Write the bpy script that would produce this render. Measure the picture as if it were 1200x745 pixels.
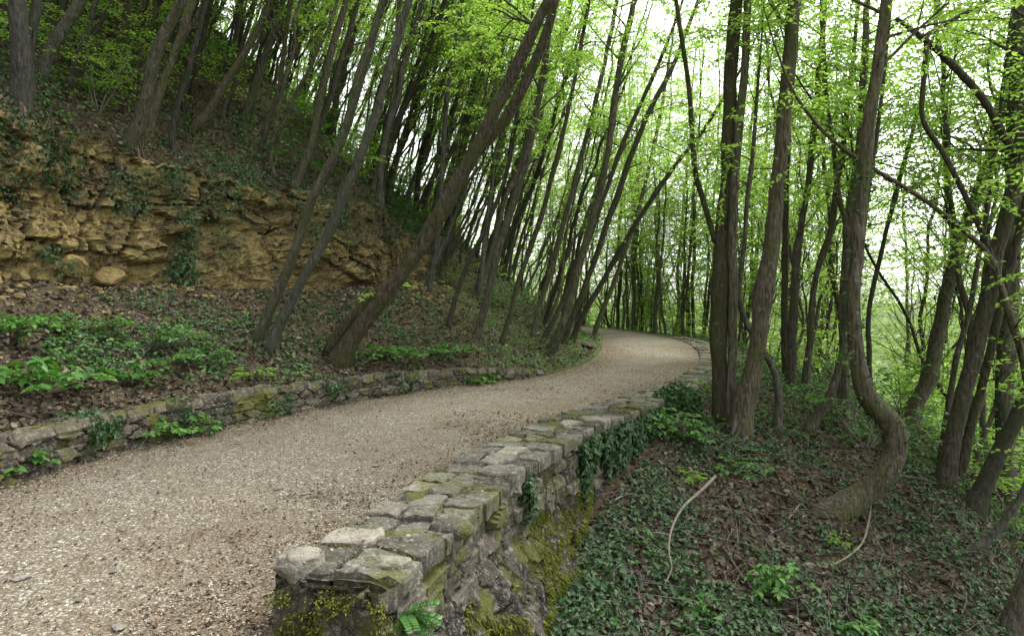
import bpy, math, random, zlib
import numpy as np
rad = math.radians
rng = np.random.default_rng(11)
random.seed(11)
scene = bpy.context.scene
for o in list(bpy.data.objects):
    bpy.data.objects.remove(o)

# ------------------------------------------------------------------ camera, sky, sun, exposure
CAM_H, PITCH, FPX = 1.65, rad(2.0), 800.0
cam_d = bpy.data.cameras.new("camera")
cam_d.lens, cam_d.sensor_width, cam_d.clip_end, cam_d.clip_start = 24.0, 36.0, 6000.0, 0.05
cam = bpy.data.objects.new("camera", cam_d)
scene.collection.objects.link(cam)
cam.location = (0, 0, CAM_H)
cam.rotation_euler = (rad(90) - PITCH, 0, 0)
scene.camera = cam

SUN_EL, SUN_AZ = rad(58), rad(48)          # azimuth clockwise from +Y
world = bpy.data.worlds.new("World")
scene.world = world
world.use_nodes = True
wn, wl = world.node_tree.nodes, world.node_tree.links
wn.clear()
sky = wn.new("ShaderNodeTexSky")
sky.sky_type = 'NISHITA'
sky.sun_disc = False
sky.sun_elevation, sky.sun_rotation = SUN_EL, SUN_AZ
sky.air_density, sky.dust_density, sky.ozone_density = 1.0, 2.0, 1.0
hs = wn.new("ShaderNodeHueSaturation")     # overcast: the blue is nearly gone
hs.inputs['Saturation'].default_value = 0.12
hs.inputs['Value'].default_value = 1.0
bg = wn.new("ShaderNodeBackground")
bg.inputs['Strength'].default_value = 0.15
wo = wn.new("ShaderNodeOutputWorld")
wl.new(sky.outputs[0], hs.inputs['Color']); wl.new(hs.outputs[0], bg.inputs[0]); wl.new(bg.outputs[0], wo.inputs[0])
sl = bpy.data.lights.new("sun", 'SUN')
sl.energy, sl.angle, sl.color = 1.5, rad(22), (1.0, 0.95, 0.86)
sun = bpy.data.objects.new("sun", sl)
scene.collection.objects.link(sun)
sun.rotation_euler = (rad(90) - SUN_EL, 0, -SUN_AZ + math.pi)
from mathutils import Vector
_sd = Vector((math.sin(SUN_AZ) * math.cos(SUN_EL), math.cos(SUN_AZ) * math.cos(SUN_EL), math.sin(SUN_EL)))
sun.rotation_euler = _sd.to_track_quat('Z', 'Y').to_euler()
vs = scene.view_settings
vs.view_transform, vs.look, vs.gamma, vs.use_curve_mapping = 'Standard', 'None', 1.0, False
vs.exposure = 1.95
scene.cycles.max_bounces = 8
scene.cycles.diffuse_bounces = 4
scene.cycles.transmission_bounces = 6
scene.cycles.use_denoising = True

# ------------------------------------------------------------------ helpers: pixels, noise, meshes
CP, SP = math.cos(PITCH), math.sin(PITCH)
CAM = np.array([0, 0, CAM_H])
def ray(px, py):
    nx, ny = (px - 600) / FPX, (372.5 - py) / FPX
    return np.array([nx, CP + ny * SP, -SP + ny * CP])
def P(px, py, d): return CAM + ray(px, py) * d
def onz(px, py, z=0.0):
    r = ray(px, py)
    return CAM + r * ((z - CAM_H) / r[2])
def proj(p):
    p = np.asarray(p, float) - CAM
    f = p[..., 1] * CP - p[..., 2] * SP
    u = p[..., 1] * SP + p[..., 2] * CP
    return 600 + FPX * p[..., 0] / f, 372.5 - FPX * u / f, f

def _h(ix, iy, iz, k):
    M = np.uint64(0xFFFFFFFF)
    a = (ix.astype(np.int64).astype(np.uint64) * np.uint64(374761393)) & M
    b = (iy.astype(np.int64).astype(np.uint64) * np.uint64(668265263)) & M
    c = (iz.astype(np.int64).astype(np.uint64) * np.uint64(2147483647)) & M
    n = (a + b + c + np.uint64(k * 974634777 % 4294967296)) & M
    n = ((n ^ (n >> np.uint64(13))) * np.uint64(1274126177)) & M
    n = ((n ^ (n >> np.uint64(16))) * np.uint64(2246822519)) & M
    return ((n ^ (n >> np.uint64(15))) & M).astype(np.float64) / 4294967295.0
def vnoise(x, y, z=None, k=0):
    x = np.asarray(x, float); y = np.asarray(y, float)
    z = np.zeros_like(x) if z is None else np.asarray(z, float)
    ix, iy, iz = np.floor(x), np.floor(y), np.floor(z)
    fx, fy, fz = x - ix, y - iy, z - iz
    fx, fy, fz = (f * f * (3 - 2 * f) for f in (fx, fy, fz))
    r = 0
    for dx in (0, 1):
        for dy in (0, 1):
            for dz in (0, 1):
                w = (fx if dx else 1 - fx) * (fy if dy else 1 - fy) * (fz if dz else 1 - fz)
                r = r + w * _h(ix + dx, iy + dy, iz + dz, k)
    return r * 2 - 1
def fbm(x, y, z=None, o=4, k=0):
    r, a = 0, 0.5
    for i in range(o):
        f = 2.03 ** i
        r = r + a * vnoise(np.asarray(x) * f, np.asarray(y) * f, None if z is None else np.asarray(z) * f, k + i)
        a *= 0.5
    return r
def voro(u, v, k=0, jit=0.8, stagger=False):
    iu, iv = np.floor(u), np.floor(v)
    F1 = np.full(u.shape, 9.0); F2 = np.full(u.shape, 9.0)
    ids = np.zeros(u.shape + (3,)); zz = np.zeros_like(iu)
    for dv in (-1, 0, 1):
        for du in (-2, -1, 0, 1, 2) if stagger else (-1, 0, 1):
            cu, cv = iu + du, iv + dv
            off = 0.5 * (np.mod(cv, 2)) if stagger else 0
            px = cu + 0.5 + off + (_h(cu, cv, zz, k) - .5) * jit
            py = cv + 0.5 + (_h(cu, cv, zz, k + 1) - .5) * jit
            d = np.maximum(np.abs(u - px), np.abs(v - py)) * .55 + np.hypot(u - px, v - py) * .45
            near = d < F1
            F2 = np.where(near, F1, np.minimum(F2, d))
            F1 = np.where(near, d, F1)
            r = np.stack([_h(cu, cv, zz, k + 5), _h(cu, cv, zz, k + 6), _h(cu, cv, zz, k + 7)], -1)
            ids = np.where(near[..., None], r, ids)
    return F1, F2, ids
def sstep(a, b, x):
    t = np.clip((np.asarray(x, float) - a) / (b - a), 0, 1)
    return t * t * (3 - 2 * t)
def nrm(v):
    return v / np.maximum(np.linalg.norm(v, axis=-1, keepdims=True), 1e-9)

COL = scene.collection
class MB:
    """collects vertices and faces, links them as one mesh object"""
    def __init__(s): s.v, s.f, s.n, s.at = [], [], 0, []
    def add(s, v, *faces, attr=None):
        v = np.asarray(v, float).reshape(-1, 3)
        for f in faces:
            f = np.asarray(f)
            if len(f): s.f.append(f + s.n)
        s.v.append(v)
        s.at.append(np.zeros(len(v)) if attr is None else np.broadcast_to(attr, (len(v),)))
        s.n += len(v)
    def mesh(s, name, mat, smooth=True, attr=None):
        me = bpy.data.meshes.new(name)
        v = np.concatenate(s.v) if s.v else np.zeros((0, 3))
        me.vertices.add(len(v)); me.vertices.foreach_set("co", v.astype(np.float32).ravel())
        tot = np.concatenate([np.full(len(f), f.shape[1]) for f in s.f])
        idx = np.concatenate([f.ravel() for f in s.f])
        me.loops.add(len(idx)); me.loops.foreach_set("vertex_index", idx.astype(np.int32))
        me.polygons.add(len(tot))
        st = np.concatenate([[0], np.cumsum(tot)[:-1]])
        me.polygons.foreach_set("loop_start", st.astype(np.int32))
        me.polygons.foreach_set("loop_total", tot.astype(np.int32))
        me.polygons.foreach_set("use_smooth", np.full(len(tot), smooth, dtype=bool))
        me.update(calc_edges=True)
        if attr:
            a = me.attributes.new(attr, 'FLOAT', 'POINT')
            a.data.foreach_set("value", np.concatenate(s.at).astype(np.float32))
        me.materials.append(mat)
        return me
    def build(s, name, mat, parent=None, smooth=True, attr=None, loc=None):
        o = bpy.data.objects.new(name, s.mesh(name, mat, smooth, attr))
        COL.objects.link(o)
        if parent: o.parent = parent
        if loc is not None: o.location = loc
        return o
def tag(o, label=None, cat=None, group=None, kind=None):
    if label: o["label"] = label
    if cat: o["category"] = cat
    if group: o["group"] = group
    if kind: o["kind"] = kind
    return o
def thing(name, loc, label, cat, group=None):
    o = bpy.data.objects.new(name, None); COL.objects.link(o)
    o.location = loc; o.empty_display_size = 0.2
    return tag(o, label, cat, group)
def copy_tree(root, loc, rz=0.0, sc=1.0, label=None, group=None):
    c = root.copy(); COL.objects.link(c); c.location = loc; c.rotation_euler = (0, 0, rz); c.scale = (sc,) * 3
    if label: c["label"] = label
    if group: c["group"] = group
    for ch in root.children:
        d = ch.copy(); COL.objects.link(d); d.parent = c
    return c
def gridfaces(nu, nv):
    i = np.arange(nu * nv).reshape(nu, nv)
    return np.stack([i[:-1, :-1], i[1:, :-1], i[1:, 1:], i[:-1, 1:]], -1).reshape(-1, 4)
def catmull(pts, step):
    pts = np.asarray(pts, float)
    if len(pts) < 3:
        n = max(2, int(np.linalg.norm(pts[1, :3] - pts[0, :3]) / step) + 1)
        return pts[0] + (pts[1] - pts[0]) * np.linspace(0, 1, n)[:, None]
    p = np.vstack([2 * pts[0] - pts[1], pts, 2 * pts[-1] - pts[-2]])
    out = []
    for i in range(1, len(p) - 2):
        n = max(2, int(np.linalg.norm((p[i + 1] - p[i])[:3]) / step))
        t = np.linspace(0, 1, n, endpoint=False)[:, None]
        out.append(.5 * (2 * p[i] + (p[i + 1] - p[i - 1]) * t + (2 * p[i - 1] - 5 * p[i] + 4 * p[i + 1] - p[i + 2]) * t ** 2
                         + (3 * p[i] - p[i - 1] - 3 * p[i + 1] + p[i + 2]) * t ** 3))
    return np.vstack(out + [pts[-1:]])
def tube(mb, pts, r, sides=8, rough=0.0, k=0, cap=True):
    pts = np.asarray(pts, float); n = len(pts)
    r = np.broadcast_to(np.asarray(r, float), (n,))
    t = nrm(np.gradient(pts, axis=0))
    ref = np.array([0.31, 0.2, 0.1]) if abs(t[0, 2]) > .8 else np.array([0, 0, 1.0])
    a = np.empty_like(t); q = nrm(np.cross(t[0], ref))
    for i in range(n):                     # carry the frame along, so that bends do not pinch
        q = q - t[i] * (q @ t[i]); q = q / max(math.sqrt(q @ q), 1e-9); a[i] = q
    b = np.cross(t, a)
    th = np.linspace(0, 2 * math.pi, sides, endpoint=False)
    off = a[:, None] * np.cos(th)[None, :, None] + b[:, None] * np.sin(th)[None, :, None]
    rr = np.repeat(r[:, None], sides, 1)
    if rough:
        L = np.arange(n)[:, None] * 0.35 + np.zeros(sides)
        rr = rr * (1 + rough * fbm(np.cos(th)[None] * 1.3 + L * .15 + k * 7.1, np.sin(th)[None] * 1.3 + L * .4, L * .25, 3, k))
    v = (pts[:, None] + off * rr[..., None]).reshape(-1, 3)
    i = np.arange(n * sides).reshape(n, sides); j = np.roll(i, -1, 1)
    f = np.stack([i[:-1], j[:-1], j[1:], i[1:]], -1).reshape(-1, 4)
    if cap:
        mb.add(v, f, i[-1][None, :], i[0][::-1][None, :])
    else:
        mb.add(v, f)
LEAF = {'kite': None, 'ovate': ((.3, .5), (.68, .4)), 'ivy': ((.18, .58), (.48, .30)), 'long': ((.3, .5), (.65, .42))}
def leaves(mb, B, D, N, L, W, shape='kite', fold=.22, droop=.12):
    B, D, N = np.asarray(B, float), nrm(np.asarray(D, float)), np.asarray(N, float)
    n = len(B)
    if n == 0: return
    L = np.broadcast_to(L, (n,))[:, None]; W = np.broadcast_to(W, (n,))[:, None]
    S = nrm(np.cross(D, N)); U = np.cross(S, D)
    tip = B + D * L - U * L * droop
    i = np.arange(n)[:, None]
    if shape == 'kite':
        m = B + D * L * .45
        v = np.stack([B, m + S * W * .5 + U * W * fold, tip, m - S * W * .5 + U * W * fold], 1)
        mb.add(v, np.concatenate([i * 4 + [0, 1, 2], i * 4 + [0, 2, 3]]))
    else:
        (a, wa), (b, wb) = LEAF[shape]
        ma, mc = B + D * L * a, B + D * L * b - U * L * droop * .4
        v = np.stack([B, ma + S * W * wa + U * W * fold, mc + S * W * wb + U * W * fold, tip,
                      mc - S * W * wb + U * W * fold, ma - S * W * wa + U * W * fold], 1)
        mb.add(v, np.concatenate([i * 6 + [0, 1, 2, 3], i * 6 + [0, 3, 4, 5]]))
def rvec(n, z=1.0):
    v = rng.normal(size=(n, 3)); v[:, 2] *= z
    return nrm(v)

# ------------------------------------------------------------------ materials
def newmat(name):
    m = bpy.data.materials.new(name); m.use_nodes = True
    nt = m.node_tree; nt.nodes.clear()
    out = nt.nodes.new("ShaderNodeOutputMaterial")
    return m, nt, out
class G:
    """small node-graph writer"""
    def __init__(s, nt): s.nt = nt
    def n(s, t, **kw):
        x = s.nt.nodes.new("ShaderNode" + t)
        for k, v in kw.items():
            if hasattr(x, k): setattr(x, k, v)
        return x
    def set(s, x, key, v):
        if isinstance(v, bpy.types.NodeSocket): s.nt.links.new(v, x.inputs[key])
        elif v is not None: x.inputs[key].default_value = v
    def coord(s, which='Object'): return s.n("TexCoord").outputs[which]
    def pos(s): return s.n("NewGeometry").outputs['Position']
    def map(s, vec, scale):
        x = s.n("Mapping"); s.set(x, 'Vector', vec); x.inputs['Scale'].default_value = scale; return x.outputs[0]
    def noise(s, vec, sc, det=4, rough=.55, dist=0.0, out=0):
        x = s.n("TexNoise"); s.set(x, 'Vector', vec); x.inputs['Scale'].default_value = sc
        x.inputs['Detail'].default_value = det; x.inputs['Roughness'].default_value = rough
        x.inputs['Distortion'].default_value = dist; return x.outputs[out]
    def vor(s, vec, sc, feat='F1', out='Distance'):
        x = s.n("TexVoronoi", feature=feat); s.set(x, 'Vector', vec); x.inputs['Scale'].default_value = sc
        return x.outputs[out]
    def ramp(s, fac, *stops, interp='LINEAR'):
        x = s.n("ValToRGB"); e = x.color_ramp.elements; x.color_ramp.interpolation = interp
        while len(e) < len(stops): e.new(.5)
        for el, (p, c) in zip(e, stops):
            el.position = p; el.color = (c if len(c) == 4 else (*c, 1)) if not isinstance(c, (int, float)) else (c, c, c, 1)
        s.set(x, 0, fac); return x.outputs[0]
    def mix(s, fac, a, b, mode='MIX'):
        x = s.n("Mix", data_type='RGBA', blend_type=mode)
        s.set(x, 0, fac)
        for key, v in ((6, a), (7, b)):
            if isinstance(v, bpy.types.NodeSocket): s.nt.links.new(v, x.inputs[key])
            else: x.inputs[key].default_value = (*v, 1)
        return x.outputs[2]
    def math(s, op, a, b=None, clamp=False):
        x = s.n("Math", operation=op, use_clamp=clamp); s.set(x, 0, a); s.set(x, 1, b); return x.outputs[0]
    def attr(s, name): return s.n("Attribute", attribute_name=name).outputs['Fac']
    def island(s): return s.n("NewGeometry").outputs['Random Per Island']
    def objrand(s): return s.n("ObjectInfo").outputs['Random']
    def bump(s, h, strength=.5, dist=.02, normal=None):
        x = s.n("Bump"); x.inputs['Strength'].default_value = strength; x.inputs['Distance'].default_value = dist
        s.set(x, 'Height', h); s.set(x, 'Normal', normal); return x.outputs[0]
    def bsdf(s, col, rough=.8, spec=.3, normal=None):
        x = s.n("BsdfPrincipled"); s.set(x, 'Base Color', col if isinstance(col, bpy.types.NodeSocket) else (*col, 1))
        s.set(x, 'Roughness', rough); x.inputs['Specular IOR Level'].default_value = spec; s.set(x, 'Normal', normal); return x.outputs[0]

def leaf_mat(name, stops, trans=.45, tint=(1.25, 1.35, .7), rough=.45, spec=.35):
    m, nt, out = newmat(name); g = G(nt)
    r = g.math('ADD', g.math('MULTIPLY', g.island(), .75), g.math('MULTIPLY', g.objrand(), .25))
    c = g.ramp(r, *stops)
    ct = g.mix(1.0, c, tint, 'MULTIPLY')
    t = g.n("BsdfTranslucent"); nt.links.new(ct, t.inputs[0])
    mx = g.n("MixShader"); mx.inputs[0].default_value = trans
    nt.links.new(g.bsdf(c, rough, spec), mx.inputs[1]); nt.links.new(t.outputs[0], mx.inputs[2])
    nt.links.new(mx.outputs[0], out.inputs[0]); return m
M = {}
M['spring'] = leaf_mat("spring_leaf", [(0, (.095, .19, .03)), (.5, (.175, .30, .055)), (1, (.28, .40, .11))], .66, (1.6, 1.6, 1.0))
M['herb'] = leaf_mat("herb_leaf", [(0, (.035, .11, .02)), (.6, (.07, .19, .03)), (1, (.13, .27, .05))], .35)
M['ivy'] = leaf_mat("ivy_leaf", [(0, (.016, .042, .014)), (.55, (.034, .08, .024)), (.9, (.065, .13, .038)), (1, (.11, .18, .05))], .2, rough=.5, spec=.35)
M['litter'] = leaf_mat("dead_leaf", [(0, (.030, .024, .018)), (.4, (.072, .057, .041)), (.72, (.14, .113, .082)), (.9, (.26, .22, .165)), (1, (.42, .37, .30))], .10, (1.1, .9, .6), .75, .15)
M['crumb'] = leaf_mat('leaf_crumb', [(0, (.06, .042, .026)), (.6, (.125, .09, .058)), (1, (.24, .185, .125))], .05, (1, 1, 1), .8, .1)
M['far_leaf'] = leaf_mat("far_leaf", [(0, (.13, .22, .05)), (1, (.32, .42, .14))], .5, (1.4, 1.4, .9))

def bark_mat(name, a, b, moss):
    m, nt, out = newmat(name); g = G(nt)
    v = g.coord('Object'); st = g.map(v, (1, 1, .16))
    n1 = g.noise(st, 34, 6, .65); n2 = g.noise(v, 2.2, 3); n3 = g.noise(g.map(v, (1, 1, .5)), 9, 4)
    c = g.mix(g.ramp(n1, (.38, 0), (.64, 1)), a, b)
    c = g.mix(g.math('MULTIPLY', g.ramp(n3, (.55, 0), (.75, 1)), .45), c, (.17, .15, .12))
    c = g.mix(g.math('MULTIPLY', g.ramp(n2, (.42, 0), (.6, 1)), moss), c, (.05, .06, .018))
    li = g.noise(g.map(v, (1, 1, .6)), 13, 3, .7)
    c = g.mix(g.math('MULTIPLY', g.ramp(li, (.60, 0), (.68, 1)), .5), c, (.16, .165, .135))
    x = g.n("HueSaturation"); nt.links.new(c, x.inputs['Color'])
    g.set(x, 'Value', g.math('ADD', g.math('MULTIPLY', g.objrand(), .8), .65)); g.set(x, 'Saturation', g.math('ADD', g.math('MULTIPLY', g.math('FRACT', g.math('MULTIPLY', g.objrand(), 7.3)), .7), .55))
    nb = g.bump(n1, 1.0, .03, g.bump(n3, .6, .05))
    nt.links.new(g.bsdf(x.outputs[0], .85, .2, nb), out.inputs[0]); return m
M['bark'] = bark_mat("bark", (.025, .021, .016), (.118, .102, .077), .55)
M['bark_moss'] = bark_mat("bark_moss", (.026, .024, .014), (.105, .095, .06), .85)
M['stem'] = bark_mat("stem", (.05, .06, .02), (.09, .11, .04), .2)
M['dead_wood'] = bark_mat("dead_wood", (.11, .092, .07), (.25, .22, .18), .1)
M['twig'] = bark_mat("twig", (.07, .05, .035), (.17, .13, .095), .1)

def stone_mat(name, stops, mossy, scale=1.0):
    m, nt, out = newmat(name); g = G(nt)
    v = g.pos(); tint = g.attr('tint')
    c = g.ramp(tint, *stops)
    n1 = g.noise(v, 9 * scale, 7, .68); n2 = g.noise(v, 60, 5, .7); n3 = g.noise(v, 2.6, 5, .6, .4)
    c = g.mix(g.ramp(n1, (.32, .0), (.72, 1)), g.mix(1.0, c, (.5, .47, .42), 'MULTIPLY'), c)
    c = g.mix(g.math('MULTIPLY', g.ramp(g.noise(v, 22, 4, .7), (.52, 0), (.66, 1)), .40), c, (.36, .355, .32))
    c = g.mix(g.math('MULTIPLY', g.ramp(n2, (.58, 0), (.70, 1)), .6), c, (.42, .41, .38))      # lichen specks
    c = g.mix(g.math('MULTIPLY', g.ramp(n2, (.28, 1), (.42, 0)), .6), c, (.05, .045, .035))
    c = g.mix(g.math('MULTIPLY', g.ramp(n3, (.5, 0), (.62, 1)), mossy), c, g.mix(n2, (.045, .055, .01), (.12, .125, .022)))
    nb = g.bump(n2, .6, .015, g.bump(n1, .8, .04))
    nt.links.new(g.bsdf(c, .9, .2, nb), out.inputs[0]); return m
M['wall'] = stone_mat("wall_stone", [(0, (.022, .019, .013)), (.3, (.07, .062, .045)), (.7, (.135, .122, .094)), (1, (.23, .21, .17))], .8)
M['coping'] = stone_mat("coping_stone", [(0, (.075, .07, .053)), (.5, (.14, .135, .11)), (.85, (.21, .20, .165)), (1, (.32, .30, .25))], .6)
M['low_wall'] = stone_mat("low_wall_stone", [(0, (.022, .018, .013)), (.45, (.085, .072, .052)), (1, (.20, .175, .135))], .9)
M['rock'] = stone_mat("rock", [(0, (.03, .021, .009)), (.24, (.12, .087, .033)), (.5, (.25, .185, .064)), (.78, (.36, .272, .098)), (1, (.41, .335, .18))], .2, 1.3)
M['loose_stone'] = stone_mat("loose_stone", [(0, (.16, .13, .09)), (1, (.36, .31, .24))], .3)
M['cobble'] = stone_mat("cobble", [(0, (.20, .185, .165)), (1, (.34, .32, .30))], .0)

def moss_mat():
    m, nt, out = newmat("moss"); g = G(nt)
    c = g.ramp(g.island(), (0, (.04, .052, .008)), (.6, (.095, .115, .016)), (1, (.19, .185, .03)))
    nt.links.new(g.bsdf(c, .9, .1), out.inputs[0]); return m
M['moss'] = moss_mat()

def soil_mat():
    m, nt, out = newmat("soil"); g = G(nt)
    v = g.pos()
    n1 = g.noise(v, 1.3, 5, .6); n2 = g.noise(v, 14, 6, .7); fl = g.vor(v, 22, 'F1', 'Color'); cell = g.vor(v, 22)
    sep = g.n("SeparateColor"); nt.links.new(fl, sep.inputs[0])
    c = g.ramp(n2, (.25, (.024, .018, .012)), (.6, (.058, .044, .029)), (.85, (.10, .076, .05)))
    lf = g.ramp(sep.outputs[0], (0, (.05, .033, .018)), (.5, (.11, .072, .042)), (.85, (.20, .14, .085)), (1, (.30, .23, .15)))
    c = g.mix(g.math('MULTIPLY', g.ramp(n1, (.35, .25), (.65, .85)), g.ramp(cell, (.3, 1), (.6, 0))), c, lf)
    veg = g.attr('veg')
    vc = g.ramp(g.noise(v, 5, 6, .7), (.3, (.03, .055, .014)), (.55, (.06, .10, .022)), (.8, (.10, .15, .035)))
    c = g.mix(g.math('MULTIPLY', veg, g.ramp(g.noise(v, 2.7, 5, .65), (.3, .45), (.6, 1))), c, vc)
    nb = g.bump(n2, .6, .05, g.bump(cell, .5, .03))
    nt.links.new(g.bsdf(c, .95, .1, nb), out.inputs[0]); return m
M['soil'] = soil_mat()

def path_mat():
    m, nt, out = newmat("path_gravel"); g = G(nt)
    v = g.pos()
    vw = g.n("VectorMath", operation='ADD'); nt.links.new(v, vw.inputs[0])
    ns = g.n("VectorMath", operation='SCALE'); nt.links.new(g.noise(v, 30, 3, .6, 0, 1), ns.inputs[0]); ns.inputs['Scale'].default_value = .03
    nt.links.new(ns.outputs[0], vw.inputs[1]); w = vw.outputs[0]
    def layer(sc):
        sep = g.n("SeparateColor"); nt.links.new(g.vor(w, sc, 'F1', 'Color'), sep.inputs[0])
        return sep.outputs[0], sep.outputs[1], g.vor(w, sc)
    r1, r2, d1 = layer(52); q1, q2, d2 = layer(105)
    cs = g.ramp(r1, (0, (.095, .085, .064)), (.25, (.19, .177, .138)), (.55, (.315, .302, .25)), (.85, (.45, .438, .375)), (1, (.57, .57, .51)))
    c2 = g.ramp(q1, (0, (.085, .066, .043)), (.5, (.20, .168, .122)), (1, (.40, .37, .30)))
    c = g.mix(g.math('GREATER_THAN', r2, .5), c2, cs)
    gap = g.math('MULTIPLY', g.ramp(d1, (.35, 0), (.62, 1)), .75)
    c = g.mix(gap, c, (.10, .079, .054))
    e = g.attr('edge')
    big = g.noise(v, .8, 5, .6); fine = g.noise(v, 5, 5, .7)
    deb = g.math('ADD', e, g.math('SUBTRACT', g.math('MULTIPLY', big, 1.6), .66), True)
    deb = g.math('ADD', deb, g.math('SUBTRACT', g.math('MULTIPLY', fine, 1.2), .72), True)
    dc = g.ramp(q1, (0, (.055, .042, .028)), (.5, (.13, .099, .066)), (1, (.23, .182, .128)))
    c = g.mix(g.math('MULTIPLY', g.ramp(g.math('ADD', deb, g.math('MULTIPLY', r2, .5)), (.35, 0), (.75, 1)), .85), c, dc)
    h = g.math('ADD', g.math('MULTIPLY', d1, -1), g.math('MULTIPLY', d2, -.5))
    nt.links.new(g.bsdf(c, .9, .2, g.bump(h, .8, .018)), out.inputs[0]); return m
M['path'] = path_mat()
def gravel_mat():
    m, nt, out = newmat("gravel_stone"); g = G(nt)
    c = g.ramp(g.island(), (0, (.105, .086, .06)), (.3, (.22, .195, .148)), (.65, (.325, .303, .245)), (1, (.46, .445, .38)))
    nt.links.new(g.bsdf(c, .85, .2), out.inputs[0]); return m
M['gravel'] = gravel_mat()

# ------------------------------------------------------------------ path edges and terrain height
class Poly:
    def __init__(s, pts, step=.25):
        s.p = catmull(pts, step)[:, :2]
        seg = np.diff(s.p, axis=0); s.L = np.linalg.norm(seg, axis=1); keep = s.L > 1e-6
        s.p = np.vstack([s.p[:-1][keep], s.p[-1:]])
        s.seg = np.diff(s.p, axis=0); s.L = np.linalg.norm(s.seg, axis=1)
        s.c = np.concatenate([[0], np.cumsum(s.L)])
    def at(s, t, off=0.0):
        """point at arc length t, shifted off to the left of the direction of travel"""
        t = np.asarray(t, float)
        x = np.interp(t, s.c, s.p[:, 0]); y = np.interp(t, s.c, s.p[:, 1])
        e = .3
        tx = np.interp(t + e, s.c, s.p[:, 0]) - np.interp(t - e, s.c, s.p[:, 0])
        ty = np.interp(t + e, s.c, s.p[:, 1]) - np.interp(t - e, s.c, s.p[:, 1])
        l = np.hypot(tx, ty); tx, ty = tx / l, ty / l
        return x - ty * off, y + tx * off
    def dist(s, x, y):
        sh = np.shape(x); x = np.ravel(x); y = np.ravel(y)
        D = np.empty(len(x)); T = np.empty(len(x))
        ax, ay, dx, dy, L2 = s.p[:-1, 0], s.p[:-1, 1], s.seg[:, 0], s.seg[:, 1], s.L ** 2
        for a in range(0, len(x), 8000):
            X, Y = x[a:a + 8000, None], y[a:a + 8000, None]
            u = np.clip(((X - ax) * dx + (Y - ay) * dy) / L2, 0, 1)
            ex, ey = X - ax - u * dx, Y - ay - u * dy
            q = ex * ex + ey * ey; i = np.argmin(q, 1); r = np.arange(len(i))
            sg = np.sign(dx[i] * ey[r, i] - dy[i] * ex[r, i])
            D[a:a + 8000] = np.sqrt(q[r, i]) * np.where(sg == 0, 1, sg); T[a:a + 8000] = s.c[i] + u[r, i] * s.L[i]
        return D.reshape(sh), T.reshape(sh)
    def t_of_y(s, y):
        k = np.argmin(np.abs(s.p[:, 1] - y) + 5 * (s.c < 0)); return s.c[k]
def coarse(pts, far):      # dense where it is seen, coarse far away
    return pts
gl = lambda *q: [tuple(onz(px, py)[:2]) for px, py in q]
LE = [(-4.4, -70), (-4.6, -30), (-4.7, -8), (-4.6, 1)] + gl((0, 572), (150, 527), (300, 494), (400, 473), (500, 457), (560, 450), (640, 440), (690, 425), (705, 412)) + \
     [(3.05, 23), (3.35, 27), (3.0, 30.5), (1.5, 33.5), (-3, 37), (-12, 41), (-30, 46), (-80, 60)]
RE = [(2.0, -70), (1.9, -30), (1.6, -6), (.9, .2), (-.9, 1.7), (-1.3, 2.6), (-1.17, 3.36)] + [(-.91, 4.3), (-.53, 5.5), (.36, 7.5), (1.02, 8.7), (2.0, 10.9), (3.2, 13.2), (4.25, 15.5), (5.3, 19.4),
      (5.95, 23.4), (5.9, 26.5), (5.2, 29.6), (4.2, 33.5), (2.2, 37), (-2, 40.5), (-11, 45), (-30, 50.5), (-80, 65)]
EL, ER = Poly(LE, .5), Poly(RE, .5)
TL = lambda y: EL.t_of_y(y)
tR0 = ER.c[np.argmin(np.hypot(ER.p[:, 0] + 1.17, ER.p[:, 1] - 3.36))]
tRy = lambda y: ER.c[np.argmin(np.where(ER.p[:, 1] > 2.5, np.abs(ER.p[:, 1] - y), 99) + np.where(ER.p[:, 0] < -1.3, 99, 0))]
WW = .62                                       # thickness of the path-side wall
# tables along the left edge, by y of the nearest edge point
_ly = EL.p[:, 1]
def ltab(t, ys, vals): return np.interp(np.interp(t, EL.c, np.maximum.accumulate(_ly)), ys, vals)
def rtab(t, ys, vals): return np.interp(np.interp(t, ER.c, np.maximum.accumulate(np.where(np.arange(len(ER.p)) < 0, 0, ER.p[:, 1]))), ys, vals)
def low_wall_h(t): return ltab(t, [0, 6, 10, 12.2, 13.6, 15], [.40, .38, .33, .26, .08, .0])
def cliff_top(t): return ltab(t, [0, 6, 7.5, 9, 10.5, 12.5, 14.5, 17, 20], [5.0, 4.9, 4.55, 4.1, 3.85, 3.75, 3.4, 2.6, 1.8])
def cliff_w(t): return ltab(t, [-10, 2, 12.5, 15, 17.5, 19.5], [.9, 1, 1, .75, .2, 0])
S_FOOT = 3.35
def wall_top(t): return rtab(t, [3.3, 7.5, 9, 10.5, 12, 30], [.235, .235, .17, .06, .0, -.012])
def r_base(t): return rtab(t, [2.8, 4.4, 6.2, 8, 9.4, 11.5, 14, 40], [-1.25, -1.0, -.62, -.33, -.14, -.04, -.03, -.05])
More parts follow.
